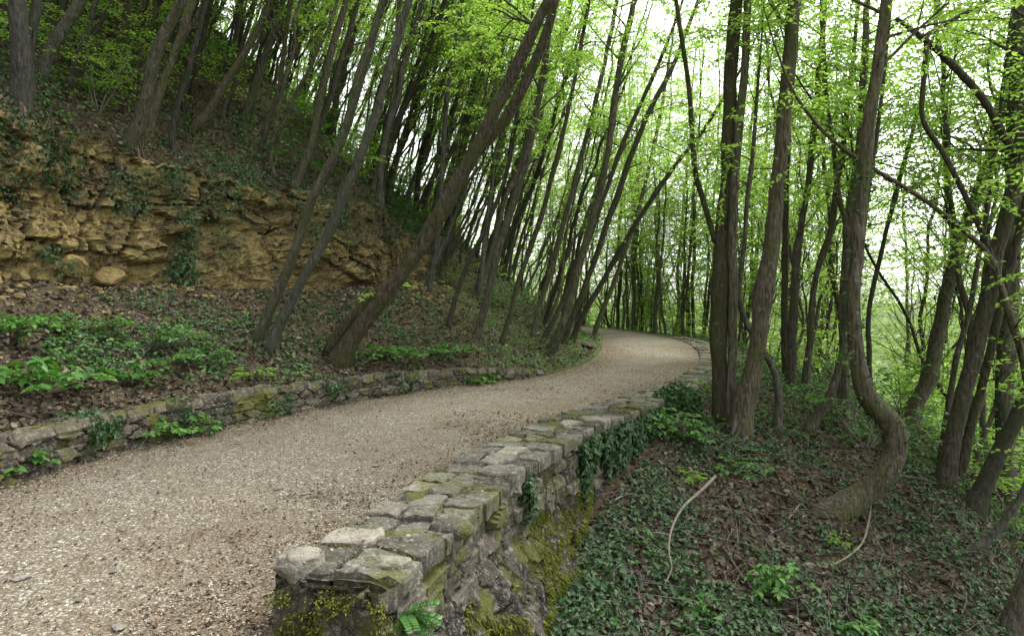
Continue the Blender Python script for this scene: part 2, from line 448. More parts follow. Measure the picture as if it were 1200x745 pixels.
def Z(x, y, noise=True):
    x = np.asarray(x, float); y = np.asarray(y, float)
    sl, tl = EL.dist(x, y); sr, tr = ER.dist(x, y); sr = -sr
    # hill side
    hw = low_wall_h(tl); zc = cliff_top(tl); cw = cliff_w(tl)
    zfoot = hw + (1.75 - hw) * 1.0
    s = np.maximum(sl, 0)
    wob = vnoise(tl * .45, s * 0 + 3.3, k=40) * .35
    a = hw * sstep(.12, .3, s) + np.clip((s - .3) / (S_FOOT - .3), 0, 1) ** 1.1 * (1.72 - hw)
    cl = a + (zc - 1.72) * sstep(S_FOOT + .8 + wob, S_FOOT + 1.2 + wob, s) + .85 * np.maximum(s - S_FOOT - 1.0, 0)
    pl = hw * sstep(.12, .3, s) + .06 * sstep(0, .5, s) + .75 * np.maximum(s - .5, 0)
    hill = cw * cl + (1 - cw) * pl
    cap = 34.0; hill = np.where(hill > cap * .5, cap * .5 + cap * .5 * np.tanh((hill - cap * .5) / (cap * .5)), hill)
    # valley side
    ww = np.where(tr < tR0 + .05, .02, WW)
    q = np.maximum(sr - ww, 0)
    far = rtab(tr, [9, 13], [0, 1])
    g1 = .34 * np.minimum(q, 3.0) * (1 - far) + far * (.12 * np.minimum(q, 1.2) + .38 * np.clip(q - 1.2, 0, 2.4))
    brk = 3.0 + .5 * far
    g2 = .80 * np.maximum(q - brk, 0) * sstep(brk - .01, brk + 1.5, q)
    val = r_base(tr) * sstep(-.1, .05, sr - ww + .1) - g1 - g2
    val = np.where(val < -22, -22 + 10 * np.tanh((val + 22) / 10), val)
    z = np.where(sl > 0, hill, np.where(sr > 0, val, -.06))
    if noise:
        amp = np.where(sl > 0, sstep(.4, 1.5, sl), np.where(sr > 0, sstep(WW + .1, WW + 1.2, sr), 0))
        z = z + amp * (.20 * fbm(x * .7, y * .7, o=3, k=3) + .09 * fbm(x * 3.1, y * 3.1, o=3, k=9))
    return z
def hit(px, py, dmin=2.5, dmax=90, n=700, nudge=0.0):
    d = np.geomspace(dmin, dmax, n); r = ray(px, py)
    p = CAM + r * d[:, None]
    below = p[:, 2] < Z(p[:, 0], p[:, 1])
    inpath = p[:, 2] < 0
    i = int(np.argmax(below)) if below.any() else n - 1
    q = CAM + r * (d[i] + nudge)
    return np.array([q[0], q[1], float(Z(q[0:1], q[1:2])[0])]), d[i] + nudge

# ------------------------------------------------------------------ ground sheet
th = np.concatenate([np.linspace(-180, -52, 60, endpoint=False), np.linspace(-52, 52, 620, endpoint=False), np.linspace(52, 180, 60)])
rr = np.concatenate([[.02, .5, 1, 1.5], np.geomspace(2.0, 70, 430), np.geomspace(74, 3000, 26)])
A, R = np.meshgrid(np.radians(th), rr, indexing='ij')
X, Y = R * np.sin(A), R * np.cos(A)
ZZ = Z(X, Y)
sl_, tl_ = EL.dist(X, Y); sr_, tr_ = ER.dist(X, Y); sr_ = -sr_
veg = np.where(sl_ > 0, .12 + .48 * sstep(12, 15, np.interp(tl_, EL.c, np.maximum.accumulate(_ly))), .06 + .7 * sstep(9, 14, Y))
veg = np.maximum(veg, sstep(30, 70, R))
mb = MB(); mb.add(np.stack([X, Y, ZZ], -1), gridfaces(len(th), len(rr))[:, ::-1], attr=veg.ravel())
tag(mb.build("ground", M['soil'], attr='veg'), "wooded hillside of brown soil and leaf litter, rising left and falling right of the path", "ground", kind='structure')

# ------------------------------------------------------------------ gravel path sheet
def path_xy(t01, v):
    tl = np.interp(t01, [0, 1], [TL(-8), EL.c[np.argmin(np.abs(EL.p[:, 0] + 30) + (EL.p[:, 1] < 30) * 99)]])
    lx, ly = EL.at(tl)
    return lx, ly, tl
tls = np.concatenate([np.linspace(TL(-8), TL(2), 20, endpoint=False), np.arange(TL(2), TL(16), .06), np.arange(TL(16), TL(30), .15),
                      np.linspace(TL(30), EL.c[-1] - 40, 60)])
lx, ly = EL.at(tls)
_, trs = ER.dist(lx, ly); trs = np.maximum.accumulate(trs); 
k = np.ones(41) / 41; trs = np.convolve(np.pad(trs, 20, mode='edge'), k, 'valid')
rx, ry = ER.at(trs)
nv = 64; V = np.linspace(-.02, 1.02, nv)
PX = lx[:, None] * (1 - V) + rx[:, None] * V; PY = ly[:, None] * (1 - V) + ry[:, None] * V
wid = np.hypot(rx - lx, ry - ly)[:, None]
crown_z = .03 * (1 - (2 * V - 1) ** 2)
PZ = crown_z + .018 * fbm(PX * 1.1, PY * 1.1, o=3, k=21) + .012 * fbm(PX * 7, PY * 7, o=2, k=23)
el_, er_ = V * wid, (1 - V) * wid
edge = np.clip(.95 * np.exp(-np.maximum(el_, 0) / .42) + .62 * np.exp(-np.maximum(er_, 0) / .75), 0, 1)
mb = MB(); mb.add(np.stack([PX, PY, PZ], -1), gridfaces(len(tls), nv)[:, ::-1], attr=edge.ravel())
tag(mb.build("gravel_path", M['path'], attr='edge'), "pale gravel footpath curving away to the left between the trees", "path", kind='structure')

def in_path(x, y):
    return (EL.dist(x, y)[0] < 0) & (ER.dist(x, y)[0] > 0)
def polar(n, r0, r1, a0, a1, p=1.0):
    r = np.exp(rng.uniform(math.log(r0), math.log(r1), n)) if p == 1 else (rng.uniform(r0 ** p, r1 ** p, n)) ** (1 / p)
    a = np.radians(rng.uniform(a0, a1, n))
    return r * np.sin(a), r * np.cos(a)

# loose gravel lying on the path (nobody could count it)
x, y = polar(80000, 2.6, 17, -56, 30)
kp = in_path(x, y); x, y = x[kp], y[kp]
n = len(x); sz = rng.uniform(.003, .0075, n) * (1 + .05 * np.hypot(x, y)) * np.where(rng.random(n) < .04, 1.8, 1)
octa = np.array([[1, 0, 0], [0, 1, 0], [-1, 0, 0], [0, -1, 0], [0, 0, .75], [0, 0, -.75]], float)
a = rng.uniform(0, 6.28, n); ca, sa = np.cos(a), np.sin(a)
vv = octa[None] * (sz[:, None, None] * rng.uniform(.6, 1.25, (n, 6, 1)))
vx = vv[..., 0] * ca[:, None] - vv[..., 1] * sa[:, None]; vy = (vv[..., 0] * sa[:, None] + vv[..., 1] * ca[:, None]) * .8
d, _ = EL.dist(x, y)
z0 = .02 + .018 * fbm(x * 1.1, y * 1.1, o=3, k=21)
vv = np.stack([vx + x[:, None], vy + y[:, None], vv[..., 2] * .7 + z0[:, None]], -1)
ofc = np.array([[0, 1, 4], [1, 2, 4], [2, 3, 4], [3, 0, 4], [1, 0, 5], [2, 1, 5], [3, 2, 5], [0, 3, 5]])
mb = MB(); mb.add(vv, (np.arange(n)[:, None, None] * 6 + ofc[None]).reshape(-1, 3))
tag(mb.build("loose_gravel", M['gravel'], smooth=False), "loose pale gravel scattered over the path", "gravel", kind='stuff')

# ------------------------------------------------------------------ stones
def stone_geo(size, k, flat=1.0, cuts=7, n=5, seed_shift=0.0):
    """a faceted, slightly rounded stone: a cube sphere cut by random planes"""
    g = np.linspace(-1, 1, n + 1); U, W_ = np.meshgrid(g, g, indexing='ij'); o = np.ones_like(U)
    vs_, fs, b = [], [], 0
    for s_, ax in ((1, 0), (-1, 0), (1, 1), (-1, 1), (1, 2), (-1, 2)):
        q = [None] * 3; q[ax] = o * s_; q[(ax + 1) % 3] = U; q[(ax + 2) % 3] = W_
        f = gridfaces(n + 1, n + 1)
        vs_.append(np.stack(q, -1).reshape(-1, 3)); fs.append((f if s_ > 0 else f[:, ::-1]) + b); b += (n + 1) ** 2
    v = nrm(np.concatenate(vs_)) ; f = np.concatenate(fs)
    r = np.random.default_rng(k)
    for _ in range(cuts):
        d = nrm(r.normal(size=3)); h = r.uniform(.55, .85)
        e = v @ d; v = v - np.maximum(e - h, 0)[:, None] * d * .93
    v = v * (1 + .10 * fbm(v[:, 0] * 2 + k, v[:, 1] * 2, v[:, 2] * 2, 3, k)[:, None])
    v = v * (1 + .09 * fbm(v[:, 0] * 5 + k, v[:, 1] * 5, v[:, 2] * 5, 3, k + 1)[:, None])
    return v * np.asarray(size) * [1, 1, flat], f

# ------------------------------------------------------------------ the dry-stone wall on the valley side of the path
wall = thing("stone_wall", (float(ER.at(tR0)[0]), float(ER.at(tR0)[1]), 0), "grey rubble stone wall with mossy flat coping along the valley side of the path", "wall")
w0 = np.array(wall.location)
tEnd_face, tEnd_cop = tRy(12.5), tRy(26)
def face_sheet(mb, pos, ou, ov, nu, nv, su, sv, relief, k, curl_end=True):
    """pos(U,V)->(xyz), outward normal field; stones displaced out of the sheet"""
mb = MB()
def masonry(t, v, cu, cv, k, relief=.055):
    wv = fbm(t * 1.2, v * 1.2, o=2, k=k + 30); w2 = fbm(t * 7, v * 7, o=2, k=k + 33)
    F1, F2, ids = voro(t / cu + .25 * wv + .10 * w2, v / cv + .30 * wv + .12 * w2, k, .72, True)
    e = (F2 - F1); m = sstep(.015, .10, e)
    row = v / cv - np.floor(v / cv) - .5
    h = relief * m * (.35 + .95 * ids[..., 0]) + m * ((ids[..., 1] - .5) * .06 * np.sin(t / cu * 2.1 + ids[..., 2] * 6) + (ids[..., 2] - .5) * .05 * row)
    c = fbm(t * 9, v * 11, o=4, k=k + 50)
    h = h + .022 * c - .018 * np.abs(fbm(t * 4, v * 9, o=3, k=k + 55)) * m
    return h, .62 * ids[..., 0] + .30 * ids[..., 2] + .25 * c - .55 * (1 - sstep(.0, .08, e))
def bank_bulge(t, dep):
    """earth and rubble bulging out below the upper courses of the wall"""
    n_ = fbm(t * 1.7, dep * 1.4, o=3, k=77)
    return sstep(.40, .62, dep + .16 * n_) * (.09 + .30 * np.maximum(dep - .42, 0) + .13 * n_) * rtab(t, [3.4, 4.0, 6.6, 7.6], [.35, 1, 1, .1])
# outer face
tt = np.arange(tR0 + .0, tEnd_face, .022); vvv = np.linspace(0, 1, 80)
T, Vv = np.meshgrid(tt, vvv, indexing='ij')
top = wall_top(T) - .03; bot = r_base(T) - .55
ZF = top + (bot - top) * Vv
h, tint = masonry(T, ZF, .38, .125, 2)
dep = top - ZF
ledge = bank_bulge(T, dep)
off = -(WW - .03 + .04 * dep + h + ledge)
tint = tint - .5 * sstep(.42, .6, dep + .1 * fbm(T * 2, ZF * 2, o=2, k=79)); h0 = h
FX, FY = ER.at(T, off)
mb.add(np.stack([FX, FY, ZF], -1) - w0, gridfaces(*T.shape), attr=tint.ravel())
# inner face (path side)
vi = np.linspace(0, 1, 14); T2, V2 = np.meshgrid(np.arange(tR0, tEnd_face, .04), vi, indexing='ij')
Z2 = wall_top(T2) - .03 + (-.12 - wall_top(T2)) * V2
h, tint = masonry(T2, Z2, .30, .15, 8, .03)
IX, IY = ER.at(T2, h - .02)
mb.add(np.stack([IX, IY, Z2], -1) - w0, gridfaces(*T2.shape)[:, ::-1], attr=tint.ravel())
# near end face
c0 = np.array(ER.at(tR0, .02)); c1 = np.array(ER.at(tR0, -(WW + .02)))
U3, V3 = np.meshgrid(np.linspace(0, 1, 44), np.linspace(0, 1, 90), indexing='ij')
Z3 = .26 - V3 * 1.7
h, tint = masonry(U3 * .66 + 3.1, Z3 + .05, .34, .22, 14, .10)
ed = np.minimum(U3, 1 - U3); h = h * sstep(0, .06, ed) - .02 * (1 - sstep(0, .08, ed))
bx = c0[0] + (c1[0] - c0[0]) * U3; by = c0[1] + (c1[1] - c0[1]) * U3
nx_, ny_ = ER.at(tR0 - .2) ; dx_, dy_ = nx_ - ER.at(tR0)[0], ny_ - ER.at(tR0)[1]
tg = np.array([ER.at(tR0)[0] - ER.at(tR0 + .4)[0], ER.at(tR0)[1] - ER.at(tR0 + .4)[1]]); tg /= np.linalg.norm(tg)
sp = .06 * (.26 - Z3)
mb.add(np.stack([bx + tg[0] * (h + sp) + (c1 - c0)[0] * sp * (U3 - .2), by + tg[1] * (h + sp) + (c1 - c0)[1] * sp * (U3 - .2), Z3], -1) - w0, gridfaces(*U3.shape)[:, ::-1], attr=tint.ravel())
# mortar bed under the coping
tb = np.arange(tR0, tEnd_cop, .06); vb = np.linspace(0, 1, 12); T4, V4 = np.meshgrid(tb, vb, indexing='ij')
BX, BY = ER.at(T4, -(.0 + V4 * (WW + .0)))
BZ = wall_top(T4) + .026 + .03 * fbm(T4 * 5, V4 * 5, o=3, k=60) - .03 * (np.abs(V4 - .5) > .47)
mb.add(np.stack([BX, BY, BZ], -1) - w0, gridfaces(*T4.shape)[:, ::-1], attr=np.full(T4.size, .18))
for u_, z_, sz_, k_, tn in ((.17, -.10, (.21, .16, .20), 301, .55), (.20, -.50, (.25, .2, .22), 302, .45), (.52, .02, (.15, .13, .13), 303, .3), (.60, -.25, (.2, .17, .19), 304, .8), (.86, .05, (.13, .14, .15), 305, .6),
                        (.88, -.22, (.15, .15, .13), 306, .7), (.80, -.55, (.22, .18, .18), 307, .5), (.45, -.45, (.13, .13, .12), 308, .35), (.42, .13, (.12, .10, .08), 309, .5), (.72, .14, (.11, .10, .08), 310, .65)):
    v, f = stone_geo(sz_, k_, 1, 10, 9); q = np.array([c0[0] + (c1 - c0)[0] * u_ - tg[0] * .05, c0[1] + (c1 - c0)[1] * u_ - tg[1] * .05, z_])
    v = v * (1 + .06 * fbm(v[:, 0] * 14, v[:, 1] * 14, v[:, 2] * 14, 3, k_)[:, None]); mb.add(v + q - w0, f, attr=np.full(len(v), tn))
mb.build("masonry", M['wall'], wall, smooth=False, attr='tint')

def clip_cell(poly, p, q):
    """keep the side of poly nearer p than q"""
    m = (p + q) / 2; d = q - p; out = []
    for i in range(len(poly)):
        a, b = poly[i], poly[(i + 1) % len(poly)]
        ea, eb = (a - m) @ d, (b - m) @ d
        if ea <= 0: out.append(a)
        if (ea < 0) != (eb < 0) and ea != eb: out.append(a + (b - a) * ea / (ea - eb))
    return out
def slabs(length, width, cell, seed, gap=.012):
    r = np.random.default_rng(seed); pts = []
    u = 0.0
    while u < length:
        du = cell * r.uniform(.75, 1.35); nrow = 2 if r.random() < .62 else (1 if r.random() < .2 else 3)
        for i in range(nrow):
            pts.append((u + du * (.5 + r.uniform(-.22, .22)), width * ((i + .5) / nrow + r.uniform(-.09, .09))))
        u += du
    pts = np.array(pts); polys = []
    for i, p in enumerate(pts):
        poly = [np.array(c) for c in ((max(p[0] - 1, 0), -.02), (min(p[0] + 1, length), -.02), (min(p[0] + 1, length), width + .03), (max(p[0] - 1, 0), width + .03))]
        for j in np.argsort(np.hypot(*(pts - p).T))[1:12]:
            poly = clip_cell(poly, p, pts[j])
            if len(poly) < 3: break
        if len(poly) >= 3: polys.append((p, np.array(poly)))
    return polys
mb = MB(); r = np.random.default_rng(5)
for ci, (c, poly) in enumerate(slabs(tEnd_cop - tR0, WW + .03, .29, 31)):
    ctr = poly.mean(0); ring = []
    for i in range(len(poly)):
        a, b = poly[i], poly[(i + 1) % len(poly)]; m_ = max(1, int(np.linalg.norm(b - a) / .055))
        for s_ in range(m_): ring.append(a + (b - a) * s_ / m_)
    ring = np.array(ring)
    if len(ring) < 5: continue
    d = ring - ctr; l = np.linalg.norm(d, axis=1, keepdims=True); rad_ = l.mean()
    # round the corners a little and chip the rim
    l2 = np.minimum(l, rad_ * 1.28) - .006 - .014 * np.abs(r.normal(size=l.shape))
    dirs = d / l; thick = r.uniform(.055, .075); dz = r.normal() * .010; tl_x, tl_y = r.normal() * .04, r.normal() * .04
    tnt = np.clip(r.normal(.5, .28), 0, 1); vs_, n = [], len(ring)
    for frac, zz, jit in ((.97, -.05, .01), (1.0, thick * .45, .012), (.97, thick * .88, .007), (.86, thick, .004), (.45, thick * 1.01, .003)):
        q = ctr + dirs * l2 * frac; jz = r.normal(size=n) * jit
        vs_.append(np.stack([q[:, 0], q[:, 1], zz + jz + dz + ((q - ctr) @ [tl_x, tl_y] if zz > 0 else 0)], -1))
    V_ = np.concatenate(vs_ + [np.array([[ctr[0], ctr[1], thick * 1.02 + dz]])])
    i0 = np.arange(n); j0 = np.roll(i0, -1); fq = np.concatenate([np.stack([i0 + kk * n, j0 + kk * n, j0 + (kk + 1) * n, i0 + (kk + 1) * n], -1) for kk in range(4)])
    ft = np.stack([i0 + 4 * n, j0 + 4 * n, np.full(n, 5 * n)], -1)
    t_ = V_[:, 0] + tR0; wx, wy = ER.at(t_, .01 - V_[:, 1]); wz = V_[:, 2] + wall_top(t_) - .02
    mb.add(np.stack([wx, wy, wz], -1) - w0, fq[:, ::-1], ft[:, ::-1], attr=np.full(len(V_), tnt))
# the big rough block on the near corner
p0 = np.array([*ER.at(tR0 + .07, -.10), wall_top(tR0) + .035])
v, f = stone_geo((.145, .12, .10), 41, 1, 8, 12); mb.add(v + p0 - w0, f, attr=np.full(len(v), .95))
p0 = np.array([*ER.at(tR0 + .85, -.60), wall_top(tR0) + .02])
v, f = stone_geo((.14, .10, .07), 43, 1, 3, 10); mb.add(v + p0 - w0, f, attr=np.full(len(v), .15))
p0 = np.array([*ER.at(tR0 + .22, -.55), wall_top(tR0) + .01])
v, f = stone_geo((.15, .12, .09), 47, 1, 7, 12); mb.add(v + p0 - w0, f, attr=np.full(len(v), .98))
mb.build("coping", M['coping'], wall, smooth=False, attr='tint')

# moss hanging on the lower part of the outer face: short blades
n = 150000; t_ = rng.uniform(tR0 + .1, tRy(8.2), n); dp = rng.uniform(.12, 1.5, n)
kp = (fbm(t_ * 1.6, dp * 1.9, o=3, k=90) + .9 * np.clip(dp - .52, -.4, .35) - .5 * np.maximum(dp - 1.0, 0) - .28 * rtab(t_, [6.0, 8.0], [0, 1]) > -.02) & (dp < wall_top(t_) - r_base(t_) + .1); t_, dp = t_[kp], dp[kp]
zf = wall_top(t_) - .03 - dp
h, _ = masonry(t_, zf, .38, .125, 2)
ledge = bank_bulge(t_, dp)
mx, my = ER.at(t_, -(WW - .03 + .04 * dp + h + ledge)); ox, oy = ER.at(t_, -(WW + 1)); 
outv = nrm(np.stack([ox - mx, oy - my, np.zeros_like(ox)], -1))
B = np.stack([mx, my, zf], -1) - w0; m = len(B)
D = outv * .6 + np.array([0, 0, -.75]) + rng.normal(size=(m, 3)) * .45
moss_mb = MB(); leaves(moss_mb, B - outv * .01, D, np.tile([0, 0, 1.0], (m, 1)) + outv, rng.uniform(.015, .06, m) * rng.uniform(.6, 1.3, m), rng.uniform(.006, .013, m), 'kite')
# cushions of moss on the coping and on the end face
n = 12000; t_ = rng.uniform(tR0, tRy(9.5), n); v_ = rng.uniform(.02, WW, n)
kp = fbm(t_ * 2.3, v_ * 2.6, o=3, k=93) > .17; t_, v_ = t_[kp], v_[kp]
mx, my = ER.at(t_, -v_); B = np.stack([mx, my, wall_top(t_) + .035 + 0 * t_], -1) - w0
leaves(moss_mb, B, rng.normal(size=(len(B), 3)) * .6 + [0, 0, .8], rvec(len(B)), rng.uniform(.008, .022, len(B)), .009, 'kite')
n = 9000; u_ = rng.random(n); zf = rng.uniform(-.5, .24, n)
kp = fbm(u_ * 5, zf * 6, o=3, k=97) + .3 * fbm(u_ * 14, zf * 14, o=2, k=98) > .06; u_, zf = u_[kp], zf[kp]
h, _ = masonry(u_ * .66 + 3.1, zf + .05, .34, .22, 14, .10); sp = .06 * (.26 - zf); h = h + rng.uniform(-.02, .06, len(u_))
B = np.stack([c0[0] + (c1 - c0)[0] * u_ + tg[0] * (h + sp), c0[1] + (c1 - c0)[1] * u_ + tg[1] * (h + sp), zf], -1) - w0
leaves(moss_mb, B, np.array([tg[0], tg[1], -.3]) + rng.normal(size=(len(B), 3)) * .6, rvec(len(B)), rng.uniform(.010, .024, len(B)), .009, 'kite')
moss_mb.build("moss", M['moss'], wall)

# ------------------------------------------------------------------ low retaining wall on the hill side
tL0, tL1 = TL(-3), TL(14.0)
lw0 = np.array([*EL.at(TL(6)), 0])
lw = thing("retaining_wall", lw0, "low brown dry-stone retaining wall along the hill side of the path", "wall")
tt = np.concatenate([np.arange(tL0, TL(3), .08), np.arange(TL(3), tL1, .025)]); pv = np.linspace(0, 1, 56)
T, Vv = np.meshgrid(tt, pv, indexing='ij')
H_ = low_wall_h(T) * (1 + .1 * vnoise(T * 1.1, T * 0, k=71)); per = Vv * (H_ + .15 + .42)
up = np.minimum(per, H_ + .15); back = np.maximum(per - H_ - .15, 0)
hh, tint = masonry(T, per, .27, .115, 61, .05)
out = np.where(back <= 0, hh + .08 * (H_ - up), 0); rise = np.where(back > 0, hh * .9 - .05 * sstep(.2, .42, back), 0) + .02 * (back > 0)
WX, WY = EL.at(T, -(out) + back + .02)
mb = MB(); mb.add(np.stack([WX, WY, up - .15 + rise - .02], -1) - lw0, gridfaces(*T.shape), attr=tint.ravel())
mb.build("masonry", M['low_wall'], lw, smooth=False, attr='tint')

# ------------------------------------------------------------------ ochre rock face cut into the hill
tc = np.arange(TL(0.5), TL(18.5), .035); vc = np.linspace(0, 1, 100)
T, Vv = np.meshgrid(tc, vc, indexing='ij')
zt = cliff_top(T) + .10 + .16 * vnoise(T * .9, T * 0 + 1.7, k=140) + .1 * vnoise(T * 3, T * 0, k=141); zb = 1.1 + 0 * T
wgt = cliff_w(T)
body = np.clip(Vv / .86, 0, 1); lip = np.clip((Vv - .86) / .14, 0, 1)
zz = zb + (zt - zb) * body - .30 * lip * lip
wob = vnoise(T * .45, T * 0 + 3.3, k=40) * .35
F1, F2, ida = voro(T / .95 + .5 * fbm(T * .8, zz * .8, o=2, k=101), zz / .75 + .4 * fbm(T * .6, zz * .9, o=2, k=102), 103, .9, True)
G1, G2, idb = voro(T / .40 + .22 * fbm(T * 2, zz * 2, o=2, k=104), zz / .30 + .28 * fbm(T * 2, zz * 2, o=2, k=105), 106, .9, True)
H1, H2, idc = voro(T / .15 + .4 * fbm(T * 4, zz * 4, o=2, k=114), zz / .13, 116, .9)
soilp = sstep(-.08, .16, fbm(T * .8, zz * 1.2, o=3, k=147) + .22 * (.40 - body) + .45 * sstep(TL(9.5), TL(13), T) - .10)
J1, J2, idj = voro(T / .085 + .6 * fbm(T * 7, zz * 7, o=2, k=134), zz / .065, 136, .95)
cr1, cr2, cr3 = sstep(0, .04, F2 - F1), sstep(0, .05, G2 - G1), sstep(0, .09, H2 - H1)
tilt = lambda ids_, q, w_: (ids_[..., 1] - .5) * np.sin(q * 3.1 + ids_[..., 2] * 6.28) * w_
blk = (1 - .65 * soilp) * (.22 * ida[..., 0] * cr1 + .22 * (idb[..., 0] ** .8) * cr2 + .06 * idc[..., 0] * cr3 + tilt(idb, T / .36, .08) + tilt(idb, zz / .28, .05) + tilt(idc, zz / .10, .03))
blk = blk + .045 * idj[..., 0] + .16 * fbm(T * 1.5, zz * 1.5, o=4, k=108) + .05 * fbm(T * 5, zz * 5, o=4, k=138) - .12 * sstep(.12, .35, fbm(T * 1.1, zz * 1.6, o=3, k=139)) * sstep(.35, .7, body)
face = S_FOOT + .55 + wob + .45 * body - blk * (1 - lip * .8) + lip * .9 + (1 - wgt) * .35 - .25 * sstep(.25, 0, body) * 1.0
CX, CY = EL.at(T, face)
tint = .12 + .22 * ida[..., 1] + .30 * idb[..., 1] + .24 * idc[..., 1] + .30 * fbm(T * 3, zz * 3, o=3, k=143) + .12 * idj[..., 1]
tint = (1 - soilp) * (tint - .55 * (1 - cr2) - .45 * (1 - cr1) - .3 * (1 - cr3)) + soilp * (.50 - .20 * sstep(TL(9.5), TL(14), T) + .35 * fbm(T * 6, zz * 6, o=4, k=149) + .2 * (idj[..., 1] - .5)) - .5 * lip - .25 * sstep(.55, .95, body) * (.5 + fbm(T * 1.3, zz, o=2, k=151))
keep_z = np.where(wgt < .12, zz - .6, zz)
T_c, B_c, Z_c = T, Vv, zz
mb = MB(); mb.add(np.stack([CX, CY, keep_z], -1), gridfaces(*T.shape), attr=tint.ravel())
tag(mb.build("rock_face", M['rock'], smooth=False, attr='tint'), "ochre weathered rock face cut into the hill above the bank", "rock face", kind='structure')

# ------------------------------------------------------------------ trees
def spray(LV, p0, d0, length, rng_, leaf, gap=.055, sub=True, twig=None):
    """a flat leafy twig: alternate leaves along a drooping line"""
    n = max(3, int(length / gap))
    s = np.linspace(.12, 1, n)
    side = nrm(np.cross(d0, [0, 0, 1.0]) + 1e-6)
    pos = p0 + d0 * (s * length)[:, None] + np.array([0, 0, -1.0]) * (s ** 2 * length * .18)[:, None]
    sg = np.where(np.arange(n) % 2 == 0, 1, -1)[:, None]
    D = d0 * .65 + side * sg * .75 + rng_.normal(size=(n, 3)) * .22 + np.array([0, 0, -.18])
    N = np.array([0, 0, 1.0]) + rng_.normal(size=(n, 3)) * .38
    LV.append((pos, D, N, leaf * rng_.uniform(.65, 1.2, n)))
    if twig is not None and length > .35:
        tube(twig, np.stack([p0, p0 + d0 * length * .5 - [0, 0, length * .045], p0 + d0 * length - [0, 0, length * .18]]), [.004, .003, .0015], 4, cap=False)
    if sub and length > .45:
        for k in range(int(length / .16)):
            f = .25 + .7 * rng_.random()
            q = p0 + d0 * length * f - np.array([0, 0, f * f * length * .18])
            dd = nrm(d0 * .7 + side * (1 if k % 2 else -1) * .8 + rng_.normal(size=3) * .15)
            spray(LV, q, dd, length * (1.05 - f) * .75, rng_, leaf, gap, False, None)
def limb(TB, LV, p0, d0, length, r0, rng_, leaf, density=1.0, up=.25, level=0, bare=.25):
    n = max(5, int(length / .3)); pts = [p0]; d = d0.copy()
    for i in range(n):
        d = nrm(d + rng_.normal(size=3) * .13 + np.array([0, 0, up * .12])); pts.append(pts[-1] + d * length / n)
    pts = np.array(pts); rr_ = r0 * (1 - .85 * np.linspace(0, 1, n + 1))
    tube(TB, pts, rr_, 5 if level else 6, cap=False)
    nt = int(length * 3.2 * density)
    for k in range(nt):
        f = bare + (1 - bare) * rng_.random()
        i = min(int(f * n), n - 1); q = pts[i] + (pts[i + 1] - pts[i]) * rng_.random()
        t = nrm(pts[min(i + 1, n)] - pts[i])
        sd = nrm(np.cross(t, rng_.normal(size=3)))
        dd = nrm(t * .5 + sd * .8 + np.array([0, 0, .05])); dd[2] *= .55; dd = nrm(dd)
        if level == 0 and length > 1.6 and rng_.random() < .22:
            limb(TB, LV, q, nrm(t * .7 + sd * .6), length * .45 * (1.1 - f * .5), r0 * .45, rng_, leaf, density, up, 1, .1)
        else:
            spray(LV, q, dd, rng_.uniform(.35, .85), rng_, leaf, twig=TB if level == 0 else None)
def crown_build(LV, parent, mat, shape='ovate', ratio=.52, loc=None, origin=np.zeros(3)):
    if not LV: return None
    mb = MB()
    leaves(mb, np.concatenate([a[0] for a in LV]) - origin, np.concatenate([a[1] for a in LV]), np.concatenate([a[2] for a in LV]),
           np.concatenate([a[3] for a in LV]), np.concatenate([a[3] for a in LV]) * ratio, shape)
    return mb.build('crown', mat, parent)
def trunk_ivy(pts, radii, h0, h1, n, rng_, mb, size=.055):
    z = pts[:, 2] - pts[0, 2]; i = np.flatnonzero((z >= h0) & (z <= h1))
    if len(i) < 2: return
    k = rng_.choice(i, n); f = rng_.random(n); k2 = np.minimum(k + 1, len(pts) - 1)
    p = pts[k] + (pts[k2] - pts[k]) * f[:, None]
    o = rng_.normal(size=(n, 3)); o[:, 2] *= .2; o = nrm(o)
    kp = fbm(o[:, 0] * 1.5 + p[:, 2] * .8, o[:, 1] * 1.5, p[:, 2] * 1.2, o=2, k=301) > -.12
    p, o, k = p[kp], o[kp], k[kp]
    B = p + o * (radii[k] + rng_.uniform(0, .05, len(k)))[:, None]
    leaves(mb, B, o * .35 + np.array([0, 0, -.55]) + rng_.normal(size=B.shape) * .45, o + rng_.normal(size=B.shape) * .3, rng_.uniform(.6, 1.25, len(B)) * size, rng_.uniform(.6, 1.2, len(B)) * size * .95, 'ivy')

